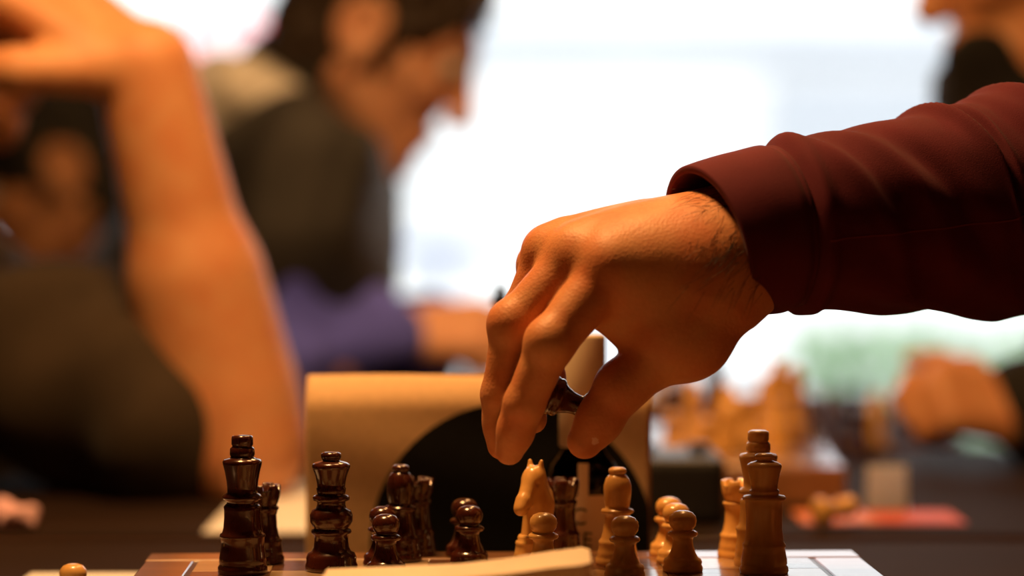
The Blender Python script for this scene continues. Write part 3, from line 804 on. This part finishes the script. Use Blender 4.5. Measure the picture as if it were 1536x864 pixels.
def add_hand(f, wrist, d, n, side, curl, s=1.0, spread=.16, k=.006):
    """generic hand: d = pointing direction, n = back-of-hand normal, side=+1/-1 thumb side"""
    d = d.normalized(); n = (n - d * n.dot(d)).normalized(); t = d.cross(n) * side
    mc = []
    for i, off in enumerate((.030, .010, -.010, -.028)):
        L = (.088, .092, .086, .078)[i] * s
        m = wrist + d * L + t * off * s; mc.append(m)
        f.cone(wrist + d * .012 * s + t * off * .55 * s, m, .016 * s, .0125 * s, .012)
    for i, m in enumerate(mc):
        Ls = [(.042, .026, .022), (.046, .030, .023), (.042, .028, .022), (.033, .021, .019)][i]
        a = 0; p = m; r = (.0105, .0108, .0100, .0088)[i] * s
        dd = (d + t * spread * (1.5 - i) / 3).normalized()
        for q, L in enumerate(Ls):
            a += curl[q]
            v = dd * math.cos(a) - n * math.sin(a)
            p2 = p + v * L * s; f.cone(p, p2, r * (1 - .07 * q), r * (.92 - .07 * q), k); p = p2
    p = wrist + d * .02 * s + t * .026 * s - n * .006 * s
    for L, v, r in ((.046, d * .72 + t * .62 - n * .3, .0165), (.034, d * .86 + t * .30 - n * .42, .0125), (.028, d * .9 + t * .05 - n * .45, .0108)):
        p2 = p + v.normalized() * L * s; f.cone(p, p2, r * s, r * .86 * s, k + .003); p = p2
def iris(e, fw):
    V, F = lathe([(0, .0128), (.0025, .0126), (.0048, .0119), (.0060, .0108)], 16)
    o = mesh_obj('iris', V, F, M['hair_brown'], e)
    o.rotation_euler = V3(0, 0, 1).rotation_difference(fw.normalized()).to_euler()
def build_person(label, J, skin_m, top_m, leg_m, hair_m, opts):
    root = empty('person', (J['hip'].x, J['hip'].y, FLOOR)); tag(root, label, 'person')
    off = Vector(root.location)
    allp = [J[k] for k in ('head', 'neck', 'hip', 'shL', 'shR', 'elL', 'elR', 'wrL', 'wrR')]
    lo = Vector((min(p.x for p in allp), min(p.y for p in allp), min(p.z for p in allp))) - V3(.2, .2, .2)
    hi = Vector((max(p.x for p in allp), max(p.y for p in allp), max(p.z for p in allp))) + V3(.2, .2, .16)
    h = opts.get('h', .0055)
    f = Field(tuple(lo), tuple(hi), h)
    T, R = add_head(f, J['head'], J['fw'], J['up'])
    chest = (J['shL'] + J['shR']) / 2
    axis = (J['hip'] - chest).normalized(); lat = (J['shL'] - J['shR']).normalized(); frt = lat.cross(axis); frt.normalize()
    f.cone(T(-.03, 0, -.05), J['neck'], .052, .056, .02)
    f.cone(J['neck'], chest, .056, .07, .03)
    RT = [tuple(frt), tuple(lat), tuple(axis)]
    def torso(ff, g, kk):
        ff.cone(J['shL'] - lat * .02, J['shR'] + lat * .02, .055 + g, .055 + g, kk)
        ff.ell(chest + axis * .13, (.112 + g, .165 + g, .19), RT, .05)
        ff.ell(chest + (J['hip'] - chest) * .62, (.115 + g, .145 + g, .17), RT, .05)
        ff.ell(J['hip'], (.12 + g, .165 + g, .12), RT, .05)
    torso(f, 0, .03)
    ar = opts.get('arm', 1.0)
    for s in 'LR':
        f.cone(J['sh' + s], J['el' + s], .048 * ar, .041 * ar, .03)
        f.cone(J['el' + s], J['wr' + s], .040 * ar, opts.get('wrist', .027) * ar, .025)
        e, w = J['el' + s], J['wr' + s]
        f.ell(e + (w - e) * .30, ((.047 * ar), (.047 * ar), (.10)), None if not opts.get('fore') else opts['fore'], .03) if opts.get('fore') else f.cone(e + (w - e) * .15, e + (w - e) * .42, .044 * ar, .041 * ar, .02)
        hd_ = J.get('hand' + s)
        if hd_: add_hand(f, w, hd_[0], hd_[1], hd_[2], hd_[3], hd_[4] if len(hd_) > 4 else 1.0)
    body = f.obj('body', skin_m, root); body.location = -off
    # clothing
    g = opts.get('loose', .013)
    f = Field(tuple(lo), tuple(hi), h * 1.15)
    torso(f, g, .03)
    f.cone(chest, J['neck'], .08 + g, .060 + g, .03)
    sl = opts.get('sleeve', {})
    for s in 'LR':
        n = sl.get(s, 1.0)
        f.cone(J['sh' + s], J['el' + s], .050 * ar + g * 1.3, (.044 * ar + g * 1.1), .03) if n >= .5 else f.cone(J['sh' + s], J['sh' + s] + (J['el' + s] - J['sh' + s]) * n * 2, .052 * ar + g * 1.5, .050 * ar + g * 1.5, .03)
        if n > .5:
            m = (n - .5) * 2; e, w = J['el' + s], J['wr' + s]
            f.cone(e, e + (w - e) * m * .92, .044 * ar + g, (.044 - .014 * m) * ar + g, .015)
    f.ell(T(.02, 0, -.02), (.11, .085, .13), R, .006, 'sub')
    f.noise(opts.get('fold', .006), opts.get('foldf', 55), opts.get('seed', 1))
    if opts.get('cuts'):
        for p_, n_ in opts['cuts']: f.plane_cut(p_, n_)
    top = f.obj(opts.get('top', 'shirt'), top_m, root); top.location = -off
    # extra garment pieces
    if hair_m:
        hr = hair_obj('hair', J['head'], J['fw'], J['up'], hair_m, root, opts.get('hair_long', 0), opts.get('seed', 1), opts.get('face', .095)); hr.location = -off
    for s in (-1, 1):
        V, F = lathe([(0, .012), (.006, .0104), (.0104, .006), (.012, 0), (.0104, -.006), (.006, -.0104), (0, -.012)], 16)
        e = mesh_obj('eye', V, F, M['eye'], root); e.location = T(.079, s * .031, .004) - off; iris(e, J['fw'])
    # legs
    hip, kneeL, kneeR = J['hip'], J['knL'], J['knR']
    pts = [hip, kneeL, kneeR, J['ftL'], J['ftR']]
    lo = Vector((min(p.x for p in pts), min(p.y for p in pts), FLOOR)) - V3(.2, .2, .03); hi = Vector((max(p.x for p in pts), max(p.y for p in pts), hip.z)) + V3(.2, .2, .18)
    f = Field(tuple(lo), tuple(hi), .011)
    for s, q in (('L', 1), ('R', -1)):
        kn, ft = J['kn' + s], J['ft' + s]
        f.cone(hip + lat * q * .085, kn, .088, .066, .03); f.cone(kn, ft + V3(0, 0, .03), .064, .046, .02)
    f.ell(hip, (.135, .175, .13), RT, .04); f.noise(.004, 60, 5)
    tr = f.obj('trousers', leg_m, root); tr.location = -off
    for s in 'LR':
        ft = J['ft' + s]; fd = Vector((J['fw'].x, J['fw'].y, 0)).normalized()
        f = Field(tuple(ft - V3(.22, .22, .09)), tuple(ft + V3(.22, .22, .12)), .008)
        f.cone(ft - fd * .04 + V3(0, 0, -.01), ft + fd * .15 + V3(0, 0, -.02), .042, .038, .02); f.cone(ft + V3(0, 0, .05), ft, .044, .042, .02)
        f.plane_cut((0, 0, FLOOR), (0, 0, -1))
        so = f.obj('shoe', M['shoe'], root); so.location = -off
    return root, T, R, off
def stool(x, y, top, label):
    s = empty('stool', (x, y, FLOOR)); tag(s, label, 'stool')
    h = top - FLOOR
    V, F = lathe([(0, h), (.15, h), (.165, h - .006), (.168, h - .018), (.16, h - .03), (0, h - .03)], 32); mesh_obj('seat', V, F, M['seat'], s)
    for a in (45, 135, 225, 315):
        c, n = math.cos(math.radians(a)), math.sin(math.radians(a))
        V, F = tube_mesh([Vector((c * .10, n * .10, h - .02)), Vector((c * .16, n * .16, 0))], [.016, .013], 10); mesh_obj('leg', V, F, M['seat'], s)
    V, F = tube_mesh([Vector((.135 * math.cos(i / 24 * 6.2832), .135 * math.sin(i / 24 * 6.2832), .2)) for i in range(25)], .008, 6); mesh_obj('foot_ring', V, F, M['seat'], s)
def legs(J, fx, fy):
    hip = J['hip']; d = V3(fx, fy, 0).normalized(); l = V3(-d.y, d.x, 0)
    for s, q in (('L', 1), ('R', -1)):
        J['kn' + s] = hip + d * .40 + l * q * .11 + V3(0, 0, -.015); 
        J['ft' + s] = Vector((J['kn' + s].x - d.x * .04, J['kn' + s].y - d.y * .04, FLOOR + .06))
SEAT = FLOOR + .45
# --- A: forearm propped on the middle table, olive T-shirt, cheek on fist
J = dict(head=P(-72, -52, 1.86), fw=V3(.93, -.12, -.32), up=V3(.3, 0, .95), hip=V3(-.80, 1.97, SEAT + .12))
J['neck'] = V3(-.515, 1.93, .235)
J['shR'] = V3(-.455, 1.815, .125); J['shL'] = V3(-.545, 2.13, .13)
J['elR'] = P(352, 715, 1.745); J['elR'].z = max(J['elR'].z, .040); J['wrR'] = P(218, 104, 1.715)
J['elL'] = V3(-.36, 2.22, -.02); J['wrL'] = V3(-.42, 2.03, -.10)
J['elL'] = V3(-.52, 2.26, -.10); J['wrL'] = V3(-.47, 2.18, -.30)
J['handR'] = (V3(-.78, .12, .56), V3(.5, -.5, .7), -1, (1.0, 1.2, .7), 1.15)
J['handL'] = (V3(.5, -.2, -.8), V3(.8, .1, .5), 1, (.3, .4, .3))
legs(J, 1, .15)
ra, T, R, off = build_person('person in olive brown T-shirt leaning their head on a bare forearm', J, M['skin_a'], M['olive'], M['denim'], M['hair_dark'],
    dict(sleeve={'R': .40, 'L': .40}, loose=.014, arm=1.18, wrist=.031, fold=.008, foldf=48, seed=3, top='shirt'))
stool(J['hip'].x, J['hip'].y, SEAT, 'wooden stool under the person in olive brown T-shirt')
# --- B: dark-haired person further back, ear glowing red
J = dict(head=P(72, 262, 2.95), fw=V3(-.86, -.30, -.42), up=V3(-.40, 0, .9), hip=V3(-.26, 3.12, SEAT + .12))
J['neck'] = V3(-.47, 2.99, .11); J['shL'] = V3(-.42, 2.86, .02); J['shR'] = V3(-.40, 3.20, .02)
J['elL'] = V3(-.50, 2.84, -.20); J['wrL'] = V3(-.64, 3.0, -.16); J['elR'] = V3(-.5, 3.26, -.20); J['wrR'] = V3(-.66, 3.16, -.16)
J['handL'] = (V3(-1, .3, 0), V3(0, 0, 1), -1, (.2, .3, .2)); J['handR'] = (V3(-1, -.2, 0), V3(0, 0, 1), 1, (.2, .3, .2))
legs(J, -1, 0)
build_person('dark-haired person in black seen behind the propped forearm', J, M['skin_a'], M['black_cloth'], M['denim'], M['hair_dark'],
    dict(seed=5, hair_long=.04, face=.125))
stool(J['hip'].x, J['hip'].y, SEAT, 'wooden stool under the dark-haired person in black')
# --- C: man in charcoal vest with grey hood, blue sleeves, looking down to the right
DC = 2.42
J = dict(head=P(578, 52, DC + .02), fw=V3(.83, -.10, -.50), up=V3(.5, 0, .83), hip=V3(-.50, 2.54, SEAT + .13))
J['neck'] = P(462, 165, DC + .06); J['shR'] = P(440, 300, DC - .13); J['shL'] = P(455, 290, DC + .24)
J['elR'] = P(440, 540, DC - .19); J['wrR'] = P(572, 505, DC - .17); J['elL'] = P(520, 520, DC + .28); J['wrL'] = P(632, 505, DC + .12)
J['handR'] = (V3(.9, .1, .06), V3(.05, -.5, .85), -1, (.3, .4, .3), 1.05); J['handL'] = (V3(.8, -.3, .12), V3(0, 0, 1), 1, (.25, .3, .2))
legs(J, 1, 0)
rc, T, R, off = build_person('man in charcoal vest with grey hood and blue sleeves bowing over a game', J, M['skin_c'], M['vest'], M['denim'], M['hair_brown'],
    dict(sleeve={'R': .17, 'L': .17}, loose=.030, fold=.010, foldf=42, seed=8, top='vest', h=.0055))
f = Field(tuple(P(300, 50, DC) - V3(.05, .25, .18)), tuple(P(600, 50, DC) + V3(.05, .35, .12)), .005)
n = J['neck']
f.cone(n + V3(-.03, -.085, -.05), n + V3(-.07, .0, .0), .042, .055, .02); f.cone(n + V3(-.03, .09, -.05), n + V3(-.07, .0, .0), .042, .055, .02)
f.ell(n + V3(-.075, -.01, -.012), (.075, .12, .060), None, .03); f.ell(n + V3(-.06, -.10, -.01), (.075, .06, .055), None, .03); f.cone(n + V3(.02, -.09, -.09), n + V3(-.03, -.085, -.05), .03, .042, .02)
f.noise(.006, 70, 4)
ho = f.obj('hood', M['hood'], rc); ho.location = -off
for s in 'RL':
    f = Field(tuple(P(300, 760, DC) - V3(.12, .35, .05)), tuple(P(720, 200, DC) + V3(.1, .5, .1)), .0055)
    f.cone(J['sh' + s] + (J['el' + s] - J['sh' + s]) * .2, J['el' + s], .062, .060, .02); f.cone(J['el' + s], J['wr' + s], .060, .046, .02)
    f.noise(.008, 60, 6)
    o = f.obj('blue_sleeve', M['blue'], rc); o.location = -off
stool(J['hip'].x, J['hip'].y, SEAT, 'wooden stool under the hooded man in charcoal vest')
# --- D: dark figure on the right, facing left
DD = 2.12
J = dict(head=P(1556, -74, DD), fw=V3(-.95, -.18, -.20), up=V3(-.2, 0, .98), hip=V3(.69, 2.10, SEAT + .13))
J['neck'] = P(1535, 120, DD); J['shL'] = V3(.545, 1.93, .22); J['shR'] = V3(.57, 2.30, .22)
J['elL'] = P(1690, 590, 2.02); J['wrL'] = P(1538, 630, 1.95); J['elR'] = V3(.62, 2.38, -.02); J['wrR'] = V3(.54, 2.20, -.035)
J['handL'] = (V3(-.72, -.1, .22), V3(-.1, -.75, .6), 1, (1.0, 1.4, .9), .82); J['handR'] = (V3(-.6, -.1, -.35), V3(-.4, 0, .9), -1, (.2, .3, .2))
legs(J, -1, 0)
build_person('person in black facing left with a clasped hand on the middle table', J, M['skin_a'], M['black_cloth'], M['denim'], M['hair_dark'],
    dict(seed=11, loose=.02, fold=.008, sleeve={'L': .96, 'R': .96}, top='sweater'))
stool(J['hip'].x, J['hip'].y, SEAT, 'wooden stool under the person in black facing left')

# --- E: the reaching arm in burgundy
LET = empty('person', (.72, 1.08, FLOOR)); tag(LET, 'person in burgundy sweater reaching in to move a chess piece', 'person')
EO = Vector(LET.location)
elbow = P(1760, 290, 1.235); shoulder = V3(.60, 1.30, .34)
f = Field(tuple(P(690, 720, 1.08)), tuple(P(1420, 215, 1.08) + V3(.02, .19, .01)), .00125)
Q = lambda px, py, D: P(px, py, D)
# forearm and wrist
f.cone(Q(1105, 364, 1.142), Q(1400, 322, 1.172), .0225, .026, .01)
f.cone(Q(1105, 368, 1.138), Q(1400, 324, 1.168), .0205, .024, .010)
f.cone(Q(1105, 352, 1.156), Q(1400, 320, 1.178), .0205, .024, .012)
# carpus and metacarpals
MI = Q(917, 404, 1.122); MM = Q(864, 388, 1.135); MR = Q(824, 382, 1.151); MP = Q(812, 398, 1.170)
f.cone(Q(1095, 380, 1.128), MI + V3(.004, 0, .001), .0225, .0148, .014)
f.cone(Q(1090, 360, 1.140), MM + V3(.004, 0, .000), .0215, .0140, .014)
f.cone(Q(1088, 354, 1.153), MR + V3(.004, 0, .000), .0200, .0128, .014)
f.cone(Q(1088, 362, 1.168), MP, .0185, .0120, .014)
f.ell(Q(985, 392, 1.142), (.042, .030, .022), None, .02)
f.ell(Q(1040, 418, 1.138), (.040, .028, .026), None, .02)
# knuckles
for m, r in ((MI, .0135), (MM, .0130), (MR, .0125)): f.ell(m + V3(.000, -.002, .0022), (r, r, r * .95), None, .008)
# tendons on the back of the hand
for m, w in ((MI, Q(1080, 335, 1.128)), (MM, Q(1080, 322, 1.140)), (MR, Q(1075, 318, 1.152))):
    f.cone(m + V3(.008, -.002, .0125), m + (w - m) * .55 + V3(0, -.003, .008), .0034, .0026, .009)
# fingers: (joints, radii)
IDX = [MI, Q(826, 514, 1.112), Q(786, 606, 1.118), Q(764, 676, 1.127)]
MID = [MM, Q(772, 488, 1.130), Q(752, 592, 1.134), Q(752, 668, 1.140)]
RNG = [MR, Q(782, 476, 1.155), Q(778, 570, 1.150), Q(800, 630, 1.146)]
PNK = [MP, Q(800, 470, 1.176), Q(812, 540, 1.168), Q(830, 585, 1.158)]
for J4, rr in ((IDX, (.0130, .0112, .0108, .0094, .0068)), (MID, (.0128, .0114, .0110, .0094, .0068)), (RNG, (.0118, .0102, .0098, .0088, .0065)), (PNK, (.0108, .0090, .0086, .0078, .006))):
    a, b, c, d_ = J4
    f.cone(a, b, rr[0], rr[1], .0042); f.cone(b, c, rr[2], rr[3], .004); f.cone(c, d_, rr[3], rr[4], .0035)
    out = ((b - a).normalized() + (b - c).normalized()).normalized()
    f.ell(b + out * .0030, (rr[1] * .72,) * 3, None, .008)        # PIP knuckle
    f.ell(c + (d_ - c) * .55, (.0078, .0078, .0090), None, .006)  # finger pad
# thumb
T0, T1, T2, T3 = Q(1046, 452, 1.130), Q(1024, 506, 1.128), Q(932, 580, 1.130), Q(877, 662, 1.132)
f.cone(T0, T1, .0230, .0150, .014); f.cone(T1, T2, .0142, .0122, .008); f.cone(T2, T3, .0118, .0084, .005)
f.ell(T1 + V3(.003, -.002, -.001), (.0150, .0140, .0140), None, .010)
f.ell(T2 + (T3 - T2) * .55 + V3(-.0005, .001, -.001), (.0105, .0098, .0112), None, .006)
# thenar and web
f.cone(Q(1062, 415, 1.130), Q(1035, 480, 1.128), .0225, .017, .016)
f.cone(Q(990, 450, 1.130), Q(1030, 510, 1.130), .017, .014, .016)
f.cone(Q(955, 455, 1.136), Q(1000, 490, 1.130), .0135, .012, .014)
f.cone(Q(906, 462, 1.130), Q(946, 490, 1.134), .0105, .0105, .006)
f.cone(Q(948, 478, 1.138), Q(1000, 505, 1.134), .0105, .012, .008)
HVt, HQt = f.mesh()
# rest of the body, coarse (inside the sweater or out of frame)
hipE = V3(.86, 1.06, SEAT + .13)
JE = dict(head=V3(.585, 1.10, .585), fw=V3(-.9, .05, -.4), up=V3(-.35, 0, .93), hip=hipE, neck=V3(.665, 1.10, .43), shL=V3(.70, .92, .34), shR=V3(.66, 1.28, .34),
          elL=V3(.56, .84, .06), wrL=V3(.40, .95, .045), elR=elbow, wrR=Q(1400, 325, 1.172))
legs(JE, -1, 0)
g = Field((.05, .64, SEAT - .05), (1.06, 1.5, .78), .009)
Th, Rh = add_head(g, JE['head'], JE['fw'], JE['up'])
g.cone(Th(-.03, 0, -.05), JE['neck'], .052, .056, .02); ch = (JE['shL'] + JE['shR']) / 2; g.cone(JE['neck'], ch, .056, .07, .03)
ax_ = (hipE - ch).normalized(); la_ = (JE['shL'] - JE['shR']).normalized(); fr_ = la_.cross(ax_).normalized(); RT = [tuple(fr_), tuple(la_), tuple(ax_)]
g.cone(JE['shL'], JE['shR'], .052, .052, .03); g.ell(ch + ax_ * .13, (.112, .165, .19), RT, .05); g.ell(hipE, (.12, .165, .14), RT, .06); g.ell(ch + (hipE - ch) * .6, (.115, .15, .18), RT, .05)
g.cone(JE['shR'], elbow, .046, .04, .03); g.cone(elbow, Q(1385, 326, 1.172), .036, .026, .01)
g.cone(JE['shL'], JE['elL'], .046, .04, .03); g.cone(JE['elL'], JE['wrL'], .038, .027, .01)
add_hand(g, JE['wrL'], V3(-.8, .4, -.12), V3(0, 0, 1), -1, (.2, .3, .2))
gV, gQ = g.mesh()
body = np_obj('body', np.concatenate([HVt, gV]), np.concatenate([HQt, gQ + len(HVt)]), M['skin_hand'], LET); body.location = -EO
# fingernails (index, middle, thumb)
def nail(tipa, tipb, outv, r, w, l):
    t = (tipb - tipa).normalized(); outv = (outv - t * outv.dot(t)).normalized(); s_ = t.cross(outv)
    c = tipa + (tipb - tipa) * .72 + outv * r
    V, F = [], []
    for i in range(9):
        for j in range(7):
            u = (i / 8 - .5) * 2; v = (j / 6 - .5) * 2
            lw = w * (1 - .18 * max(0, v) ** 2)
            V.append(c + s_ * u * lw + t * v * l - outv * (u * u * w * .42 + .0012 * v * v))
    for i in range(8):
        for j in range(6):
            a = i * 7 + j; F.append((a, a + 7, a + 8, a + 1))
    o = mesh_obj('fingernail', V, F, M['nail'], LET); o.location = -EO
nail(IDX[2], IDX[3], V3(-.85, -.35, .0), .0082, .0052, .0058)
nail(MID[2], MID[3], V3(-.95, -.1, 0), .0082, .0052, .0058)
nail(T2, T3, V3(.35, -.9, -.25), .0100, .0064, .0070)
# hairs on wrist and back of hand
V, F = [], []
sel = HVt[(HVt[:, 1] < 1.16)]
pxs = 768 + (sel[:, 0]) / (sel[:, 1]) * FPX
pys = 340 + (CAM.z - sel[:, 2]) / sel[:, 1] * FPX
m_ = (pxs > 1030) & (pxs < 1150) & (pys < 440)
zone = sel[m_]; zx = pxs[m_]; zy = pys[m_]
for _ in range(760):
    i = random.randrange(len(zone)); 
    w_ = (zx[i] - 1030) / 120.0 * (1.0 if zy[i] < 390 else .5)
    if random.random() > w_ * 1.1 + .05: continue
    p0 = Vector(zone[i]); nrm = Vector((0, -.6, .8)) if zy[i] < 330 else Vector((0.1, -.97, .2)); nrm.normalize()
    fl = Vector((-.55, -.1, -.75 if zy[i] > 320 else -.35)) + Vector((random.gauss(0, .25), random.gauss(0, .15), random.gauss(0, .25)))
    fl.normalize(); L = random.uniform(.008, .018)
    pts = [p0 + fl * L * t + nrm * (.0003 + .0014 * math.sin(t * 2.6)) for t in (0, .35, .7, 1)]
    pts[0] = p0
    v, ff = tube_mesh(pts, [.00009, .00008, .00006, .00003], 3)
    n = len(V); V += v; F += [tuple(q + n for q in x) for x in ff]
ah = mesh_obj('arm_hair', V, F, M['hair_dark'], LET); ah.location = -EO; ah['kind'] = 'stuff'
# sleeve: swept tube with folds, cuff band, hollow at the wrist
def bez(pts, s):
    """Catmull-Rom through pts, s in 0..1"""
    n = len(pts) - 1; x = min(max(s, 0), .99999) * n; i = int(x); t = x - i
    p0, p1, p2, p3 = pts[max(i - 1, 0)], pts[i], pts[i + 1], pts[min(i + 2, n)]
    return .5 * ((2 * p1) + (p2 - p0) * t + (2 * p0 - 5 * p1 + 4 * p2 - p3) * t * t + (3 * p1 - p0 - 3 * p2 + p3) * t ** 3)
AX = [Q(1060, 365, 1.136), Q(1125, 349, 1.142), Q(1230, 334, 1.153), Q(1340, 325, 1.165), Q(1440, 316, 1.176), Q(1536, 306, 1.188), elbow, (elbow + shoulder) / 2 + V3(0, 0, .01), shoulder]
RZ = [.0362, .0380, .0415, .0452, .0515, .0555, .058, .064, .070]
RY = [.036, .038, .042, .045, .048, .051, .055, .062, .068]
def lerp(L, s):
    x = min(max(s, 0), .99999) * (len(L) - 1); i = int(x); return L[i] + (L[i + 1] - L[i]) * (x - i)
def g_(x, c, w): return math.exp(-((x - c) / w) ** 2)
def sleeve_r(s, th):
    """fold relief in metres; s runs cuff->shoulder, th=0 to the camera, pi/2 up"""
    r = 0.0
    r += .0028 * g_(s, .205, .014)                     # ruck just past the cuff seam
    r -= .0030 * g_(s, .182, .010)                     # cuff seam groove
    up = .5 + .5 * math.sin(th)
    for c, sl, a, w, tc, tw in ((.26, .12, .0026, .020, .6, 1.2), (.30, .12, -.0018, .016, .3, 1.1), (.345, .14, .0034, .018, .4, 1.1), (.40, .16, -.0044, .020, .35, .9), (.462, .10, .0062, .015, 1.2, 1.2), (.50, .10, -.0040, .012, .8, 1.2), (.535, .10, .0030, .012, .5, 1.2), (.575, .10, -.0026, .016, .7, 1.2), (.615, .08, .0056, .016, 1.2, 1.2), (.66, .1, -.0030, .02, .8, 1.2), (.72, .08, .004, .02, 1., 1.4), (.8, .08, .004, .02, 1., 1.4), (.88, .05, .003, .02, 1., 1.4)):
        dth = math.atan2(math.sin(th - tc), math.cos(th - tc))
        r += a * g_(s, c + sl * (-dth) * .5, w) * math.exp(-(dth / tw) ** 2)
    r += .0016 * math.sin(9 * th + 30 * s) * g_(s, .45, .25) * (1 - up)
    r += .0012 * math.sin(th * 2 + s * 31) * min(1, max(0, (s - .2) * 8))
    return r
def sleeve_point(s, th, inner=0.0):
    c = bez(AX, s); t = (bez(AX, s + .01) - bez(AX, max(s - .01, 0))).normalized()
    side = V3(0, -1, 0); side = (side - t * side.dot(t)).normalized(); upv = t.cross(side)
    if upv.z < 0: upv = -upv
    r = sleeve_r(s, th) - inner
    p = c + side * math.cos(th) * (lerp(RY, s) + r) + upv * math.sin(th) * (lerp(RZ, s) + r)
    fade = max(0, 1 - s / .2)                        # slant of the cuff opening
    p += Vector((.0050 * math.cos(th) - .0015 * math.sin(th) , 0, 0)) * fade
    return p
def sleeve_strip(s0, s1, ns, nth, inner, flip=False):
    V, F = [], []
    for i in range(ns + 1):
        for k in range(nth): V.append(sleeve_point(s0 + (s1 - s0) * i / ns, 2 * math.pi * k / nth, inner(i / ns)))
    for i in range(ns):
        for k in range(nth):
            l = (k + 1) % nth; q = (i * nth + k, i * nth + l, (i + 1) * nth + l, (i + 1) * nth + k)
            F.append(q[::-1] if flip else q)
    return V, F
NTH = 96
def sleeve_shell(name, s0, s1, ns, th, extra=0.0):
    V1, F1 = sleeve_strip(s0, s1, ns, NTH, lambda u: -extra - (0.0008 * math.sin(min(1, u * 20) * 1.57)))
    V2, F2 = sleeve_strip(s0, s1, ns, NTH, lambda u: th, True)
    n = len(V1); V = V1 + V2; F = F1 + [tuple(q + n for q in x) for x in F2]
    for k in range(NTH):
        l = (k + 1) % NTH; F.append((k, n + k, n + l, l))
        e = ns * NTH; F.append((e + k, e + l, n + e + l, n + e + k))
    o = mesh_obj(name, V, F, M['burgundy'], LET); o.location = -EO
    return o
sleeve_shell('cuff', 0.0, .186, 36, .0022, .0006)
sleeve_shell('sleeve', .176, 1.0, 190, .002)
pts = [sleeve_point(.012 + .165 * i / 20, -.30 + .08 * i / 20, -.0008) for i in range(21)]
V, F = tube_mesh(pts, .0005, 5); o = mesh_obj('cuff_seam', V, F, M['burgundy_seam'], LET); o.location = -EO
pts = [sleeve_point(.20 + .42 * i / 60, -.20 + .12 * i / 60, -.0006) for i in range(61)]
V, F = tube_mesh(pts, .00055, 5); o = mesh_obj('sleeve_seam', V, F, M['burgundy_seam'], LET); o.location = -EO
# sweater body
g = Field((.34, .64, SEAT - .05), (1.08, 1.52, .5), .010)
gg = .014
g.cone(JE['shL'], JE['shR'], .055 + gg, .055 + gg, .03); g.ell(ch + ax_ * .13, (.112 + gg, .165 + gg, .19), RT, .05); g.ell(hipE, (.12 + gg, .165 + gg, .15), RT, .06); g.ell(ch + (hipE - ch) * .6, (.115 + gg, .15 + gg, .18), RT, .05)
g.cone(ch, JE['neck'], .08, .072, .03)
g.cone(JE['shL'], JE['elL'], .064, .056, .03); g.cone(JE['elL'], JE['elL'] + (JE['wrL'] - JE['elL']) * .85, .054, .042, .01)
g.noise(.005, 50, 2)
o = g.obj('sweater', M['burgundy'], LET); o.location = -EO
hr = hair_obj('hair', JE['head'], JE['fw'], JE['up'], M['hair_brown'], LET, 0, 9); hr.location = -EO
for s in (-1, 1):
    V, F = lathe([(0, .012), (.006, .0104), (.0104, .006), (.012, 0), (.0104, -.006), (.006, -.0104), (0, -.012)], 16)
    e = mesh_obj('eye', V, F, M['eye'], LET); e.location = Th(.079, s * .031, .004) - EO; iris(e, JE['fw'])
lo = V3(.36, .80, FLOOR - .03); hi = V3(1.06, 1.32, hipE.z + .18)
g = Field(tuple(lo), tuple(hi), .011)
for s, q in (('L', 1), ('R', -1)):
    g.cone(hipE + la_ * q * .085, JE['kn' + s], .088, .066, .03); g.cone(JE['kn' + s], JE['ft' + s] + V3(0, 0, .03), .064, .046, .02)
g.ell(hipE, (.135, .175, .13), RT, .04)
o = g.obj('trousers', M['denim'], LET); o.location = -EO
for s in 'LR':
    ft = JE['ft' + s]; g = Field(tuple(ft - V3(.22, .1, .09)), tuple(ft + V3(.12, .1, .12)), .008)
    g.cone(ft + V3(.04, 0, -.01), ft + V3(-.15, 0, -.02), .042, .038, .02); g.cone(ft + V3(0, 0, .05), ft, .044, .042, .02); g.plane_cut((0, 0, FLOOR), (0, 0, -1))
    o = g.obj('shoe', M['shoe'], LET); o.location = -EO
stool(hipE.x, hipE.y, SEAT, 'wooden stool under the person in burgundy sweater')
# the piece in the fingers: dark pawn tilted between forefinger and thumb
hp = P(857, 604, 1.135); ax = V3(.86, .10, -.34).normalized()
o = piece('pawn', DK, hp - ax * .012, 'dark pawn held between the forefinger and thumb of the reaching hand', rot=tuple(V3(0, 0, 1).rotation_difference(ax).to_euler()))
